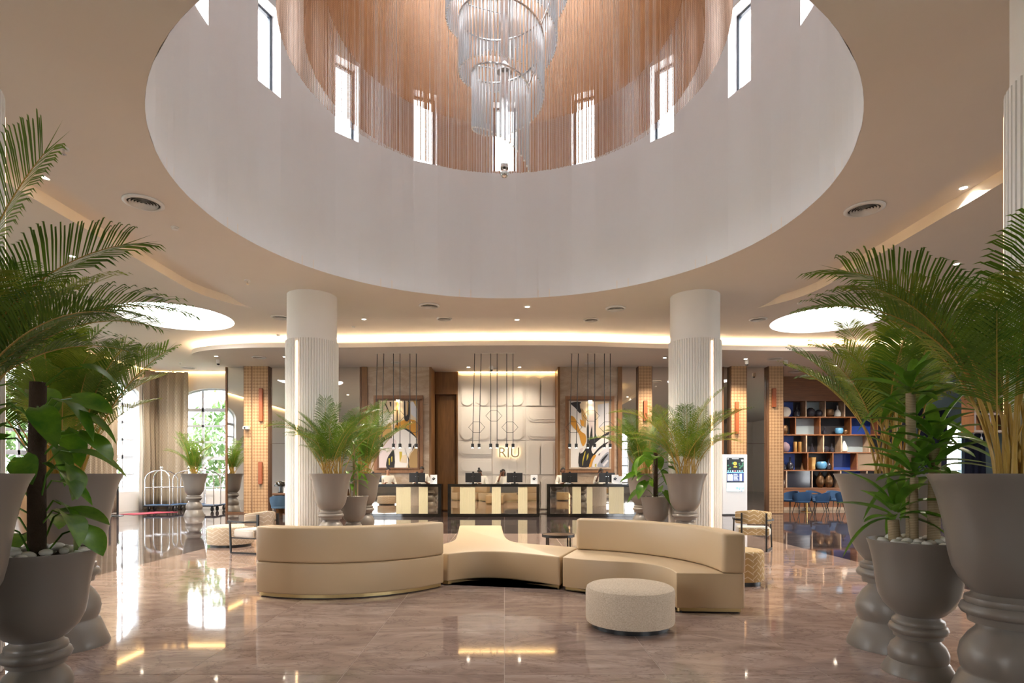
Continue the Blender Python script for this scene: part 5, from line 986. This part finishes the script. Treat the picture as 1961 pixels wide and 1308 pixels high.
# ------------------------------------------------------------------ blue shelving wall
sx0 = 10.42; sx1 = 17.0; e = thing('display_shelf', 'wall of timber display shelves with blue and dark backs', 'shelf', (sx0, SWY, 0)); q = lambda x: (x - 966) / 1112 * SWY - sx0
MB().box(0, sx1 - sx0, 0, .06, 4.52, ZC).build('top_panel', 'shelf_wood', e); MB().box(0, sx1 - sx0, 0, .06, 0, .89).build('lower_panel', 'shelf_wood', e); MB().box(0, sx1 - sx0, -.02, 0, 0, .12).build('skirting', 'wall_marble', e)
zr = [.90, 1.63, 2.36, 3.09, 3.82, 4.51]
for z in zr: MB().box(0, sx1 - sx0, -.02, .45, z - .022, z + .022).build('shelf_board', 'shelf_wood', e)
rowsd = [([1506, 1555, 1609.6, 1660], ['blue_panel', 'dark_glass', 'dark_panel', 'blue_panel', 'dark_panel']), ([1546.7, 1594.8, 1641], ['blue_panel', 'dark_panel', 'blue_panel', 'bronze_glass']), ([1544, 1576.6, 1611, 1665], ['blue_panel', 'dark_panel', 'dark_panel', 'pale_panel', 'dark_panel']), ([1523, 1570, 1629, 1680], ['blue_panel', 'pale_panel', 'dark_panel', 'blue_panel', 'dark_panel']), ([1543.2, 1580, 1617, 1665], ['blue_panel', 'pale_panel', 'dark_panel', 'dark_panel', 'dark_panel'])]
for r, (dv, bk) in enumerate(rowsd):
    ed = [0] + [q(v) for v in dv] + [sx1 - sx0]; z0, z1 = zr[r] + .022, zr[r + 1] - .022
    for d in ed[1:-1]: MB().box(d - .022, d + .022, -.02, .44, z0, z1).build('divider', 'wall_marble' if r % 2 == 0 else 'shelf_wood', e)
    for k in range(len(ed) - 1):
        if k == 0:
            mx_ = ed[0] + (ed[1] - ed[0]) * (.84 if r else 1.0); MB().box(ed[0], mx_, .42, .45, z0, z1).build('back_panel', 'blue_panel', e); MB().box(mx_, ed[1], .42, .45, z0, z1).build('back_panel', 'dark_panel', e)
        else: MB().box(ed[k], ed[k + 1], .42 if bk[k] not in ('dark_glass',) else .05, .45, z0, z1).build('back_panel', bk[k], e)
MB().box(0, .03, 0, .45, .9, 4.5).build('side_panel', 'shelf_wood', e)
VP = dict(drop=[(.06, 0), (.10, .03), (.155, .16), (.16, .26), (.12, .40), (.06, .50), (.035, .56), (.045, .58)], globe=[(.08, 0), (.14, .03), (.19, .12), (.20, .20), (.17, .30), (.09, .37), (.07, .38)], cyl=[(.075, 0), (.08, .01), (.08, .45), (.07, .46), (.065, .45)], bottle=[(.09, 0), (.13, .04), (.14, .16), (.09, .26), (.03, .32), (.028, .46), (.04, .48)], bowl=[(.06, 0), (.15, .06), (.19, .16), (.18, .28), (.14, .33), (.13, .32)], oval=[(.06, 0), (.13, .06), (.17, .18), (.15, .34), (.10, .40), (.08, .40)], cone=[(.14, 0), (.12, .06), (.04, .28), (.025, .4), (.03, .42)], conch=[(.06, 0), (.12, .05), (.14, .15), (.10, .28), (.05, .40), (.015, .48)], wave=[(.12, 0), (.14, .05), (.13, .2), (.15, .38), (.17, .52), (.155, .52), (.13, .4)], disc=None)
def vase(x, r, kind, mat, lb, sc=1.0):
    X = (x - 966) / 1112 * (SWY + .15); z = zr[r] + .022; e = thing('vase', lb, 'vase', (X, SWY + .2, z), group='vases on the display shelves')
    if kind == 'disc':
        me = MB().lathe([(.02, -.07), (.14, -.06), (.19, -.03), (.20, 0), (.19, .03), (.14, .06), (.02, .07)], 32); o = me.build('body', mat, e, smooth=True); o.rotation_euler = (PI / 2, 0, 0); o.location = (0, 0, .22); o.scale = (sc * 1.1,) * 3; MB().lathe([(.06, 0), (.06, .03)], 16).build('foot', mat, e)
    else:
        p = [(a * sc, b * sc) for a, b in VP[kind]]; MB().lathe(p + [(p[-1][0] * .8, p[-1][1] - .03)], 24, wob=.07 if kind == 'wave' else 0).build('body', mat, e, smooth=True); MB().lathe([(p[-1][0] * .82, p[-1][1] - .012), (p[-1][0] * .82, p[-1][1] - .004)], 16).build('mouth', 'black_plastic', e)
for a in ((1505.5, 4, 'disc', 'white_ceramic', 'round cream disc vase on the top shelf against blue'), (1527, 4, 'bottle', 'dark_glass', 'black loop-necked vase on the top shelf'), (1553, 4, 'globe', 'dark_glass', 'black faceted globe vase, larger of the pair on the top shelf'), (1569, 4, 'globe', 'dark_glass', 'black faceted globe vase, smaller of the pair on the top shelf', .8), (1589, 4, 'bowl', 'bronze_glass', 'bronze bowl vase on the top shelf behind palm leaves'), (1605, 4, 'bottle', 'clear_glass', 'clear glass bottle vase on the top shelf'),
          (1502, 3, 'oval', 'bronze_glass', 'bronze lattice oval vase on the second shelf from above'), (1608, 3, 'bowl', 'blue_ceramic', 'blue lattice vase on the second shelf behind palm leaves', .85), (1620, 3, 'bowl', 'bronze_glass', 'small brown bowl on the second shelf', .6), (1580, 3, 'bottle', 'dark_glass', 'small dark vase on the second shelf', .7),
          (1503, 2, 'globe', 'plum_glass', 'plum glass vase on the middle shelf', 1.1), (1524, 2, 'cyl', 'gold_ceramic', 'gold cylinder vase on the middle shelf, closer to the pilaster', .95), (1533, 2, 'cyl', 'gold_ceramic', 'gold cylinder vase on the middle shelf, further from the pilaster', .95), (1556, 2, 'cone', 'dark_glass', 'black cone vase on the middle shelf', .9), (1582, 2, 'globe', 'dark_glass', 'squat black vase on the middle shelf', .7), (1594, 2, 'bottle', 'dark_glass', 'slim black bottle on the middle shelf', .75), (1618, 2, 'conch', 'white_ceramic', 'white conch shaped vase on the middle shelf'),
          (1502, 1, 'bottle', 'dark_glass', 'squat dark bottle on the fourth shelf by the pilaster', .8), (1514, 1, 'bottle', 'dark_glass', 'tall dark bottle on the fourth shelf', 1.1), (1537, 1, 'cone', 'bronze_glass', 'small dark cone vase on the fourth shelf', .7), (1556, 1, 'wave', 'gold_ceramic', 'rippled gold vase on the fourth shelf', 1.0), (1574.5, 1, 'bowl', 'blue_ceramic', 'round blue bowl vase on the fourth shelf', 1.05), (1588, 1, 'bottle', 'dark_glass', 'dark slim vase beside the blue bowl'),
          (1571.5, 0, 'drop', 'bronze_glass', 'brown teardrop vase on the bottom shelf, closer to the pilaster', 1.1), (1588, 0, 'drop', 'bronze_glass', 'brown teardrop vase on the bottom shelf, further from the pilaster', 1.1), (1498.5, 0, 'oval', 'white_ceramic', 'pale vase at the end of the bottom shelf', .8), (1616, 0, 'bottle', 'dark_glass', 'dark bottle on the bottom shelf near the big urn', .8)): vase(*a)
# ------------------------------------------------------------------ bar corner
struct('wall_bar', MB().box(17.0, XR, SWY + .3, SWY + .5, 0, 3.55).box(17.0, 18.05, SWY + .3, SWY + .5, 3.55, ZC).box(17.0, XR, SWY + .3, SWY + .5, 3.55, ZC) if False else MB().prism([(17.0, 0), (XR, 0), (XR, ZC), (17.0, ZC)], 0, .2, [[(18.45, .6), (18.45, 3.6), (19.05, 3.6), (19.05, .6)]], T=lambda u, v, d: (u, SWY + .3 + d, v)), 'steel_blue_wall', 'dusky blue wall behind the bar area')
e = bpy.data.objects.new('window_30', None); C.objects.link(e); e.location = (18.75, SWY + .4, .6); e['kind'] = 'structure'; e['label'] = 'narrow bright window between navy curtains behind the bar'
MB().box(-.3, .3, -.02, .02, 0, .05).box(-.3, .3, -.02, .02, 1.0, 1.04).box(-.3, .3, -.02, .02, 2.95, 3.0).build('window_frame', 'frame_white', e); MB().add([(-.3, 0, 0), (.3, 0, 0), (.3, 0, 3), (-.3, 0, 3)], [(0, 1, 2, 3)]).build('pane', 'window_glass', e)
curtain([(17.1, SWY + .12), (18.35, SWY + .12)], .02, 4.2, .3, 'navy curtain on the shelf side of the bar window', 'navy_curtain', .05, gp='navy bar curtains'); curtain([(19.05, SWY + .12), (19.9, SWY + .12)], .02, 4.2, .3, 'navy curtain on the far side of the bar window', 'navy_curtain', .05, gp='navy bar curtains')
e = thing('bar_rack', 'dark timber hanging bar rack with glassware behind the palms', 'rack', (17.6, 20.2, 0))
for z in (2.95, 3.55, 4.15): MB().box(-1.5, 2.2, -.3, .3, z - .04, z + .04).build('rack_shelf', 'brown_wood', e)
for k in range(8): MB().box(-.03, .03, -.28, .28, 2.95, ZC).build('upright', 'walnut_edge', e, loc=(-1.45 + k * .515, 0, 0))
gm = MB().lathe([(.035, 0), (.04, -.012), (.006, -.03), (.006, -.12), (.03, -.15), (.038, -.2), (.034, -.26)], 12, caps=False).mesh('hanging_glass', 'clear_glass', True)
for k in range(14): inst(gm, 'hanging_glass', e, (-1.35 + k * .26, -.1, 2.91))
bm_ = MB().lathe([(.04, .04), (.04, .26), (.015, .32), (.015, .4)], 12).mesh('bottle', 'dark_glass', True)
for k in range(12): o = inst(bm_, 'bottle', None, (17.6 - 1.3 + k * .28, 20.2, 3.55)); tag(o, 'dark bottle standing in the bar rack behind the palms', 'bottle', 'bottles in the bar rack')
# ------------------------------------------------------------------ garden outside the windows
struct('ground', MB().box(-60, 60, -40, 80, -.6, -.2), 'garden_ground', 'pale garden ground outside the windows')
def foliage(seed, n, sx_, sz, lw):
    rnd = random.Random(seed); mb = MB()
    for i in range(n):
        a = rnd.uniform(0, 2 * PI); ph = math.acos(rnd.uniform(-1, 1)); r = rnd.uniform(.55, 1.0)
        c = Vector((sx_ * r * math.sin(ph) * math.cos(a), sx_ * r * math.sin(ph) * math.sin(a), sz * r * math.cos(ph) + sz)); d = Vector((rnd.uniform(-1, 1), rnd.uniform(-1, 1), rnd.uniform(-.8, .5))).normalized(); s_ = d.cross(Vector((0, 0, 1))).normalized() * lw; L_ = lw * rnd.uniform(3, 6)
        mb.add([c, c + d * L_ * .5 + s_, c + d * L_, c + d * L_ * .5 - s_], [(0, 1, 2, 3)])
    return mb.mesh('foliage', 'garden_leaf', False, fix=False)
FG = [foliage(k, 950, 1.5, 1.9, .085) for k in (1, 2, 3)]
gl_ = [(-18.4, 25.2, 'closest to the window corner'), (-18.0, 21.6, 'outside the corner side window'), (-19.6, 23.4, 'set back outside the corner side window'), (-17.9, 17.8, 'outside the window behind the palms'), (-18.2, 13.2, 'outside the third side window'), (-13.9, 28.2, 'outside the trolley window, curtain side'), (-11.4, 28.0, 'outside the trolley window, mirror side'), (-12.6, 30.6, 'set back behind the trolley window'), (-20.5, 19.6, 'far outside the side windows'), (-9.8, 30.2, 'far outside the trolley window, mirror side'), (-15.6, 30.0, 'far outside the corner')]
for i, (x, y, lb) in enumerate(gl_):
    e = thing('garden_shrub', 'bright leafy garden shrub ' + lb, 'shrub', (x, y, -.2), i * 1.3, 'garden shrubs outside the windows'); f_ = inst(FG[i % 3], 'foliage', e, (0, 0, .3), (0, 0, 0), (1, 1, .9 + .25 * (i % 3))); f_['kind'] = 'stuff'; MB().tube([(0, 0, 0), (.1, 0, 1.2), (0, .1, 2.4)], [.09, .07, .04], 8).build('trunk', 'cane_bark', e, smooth=True)
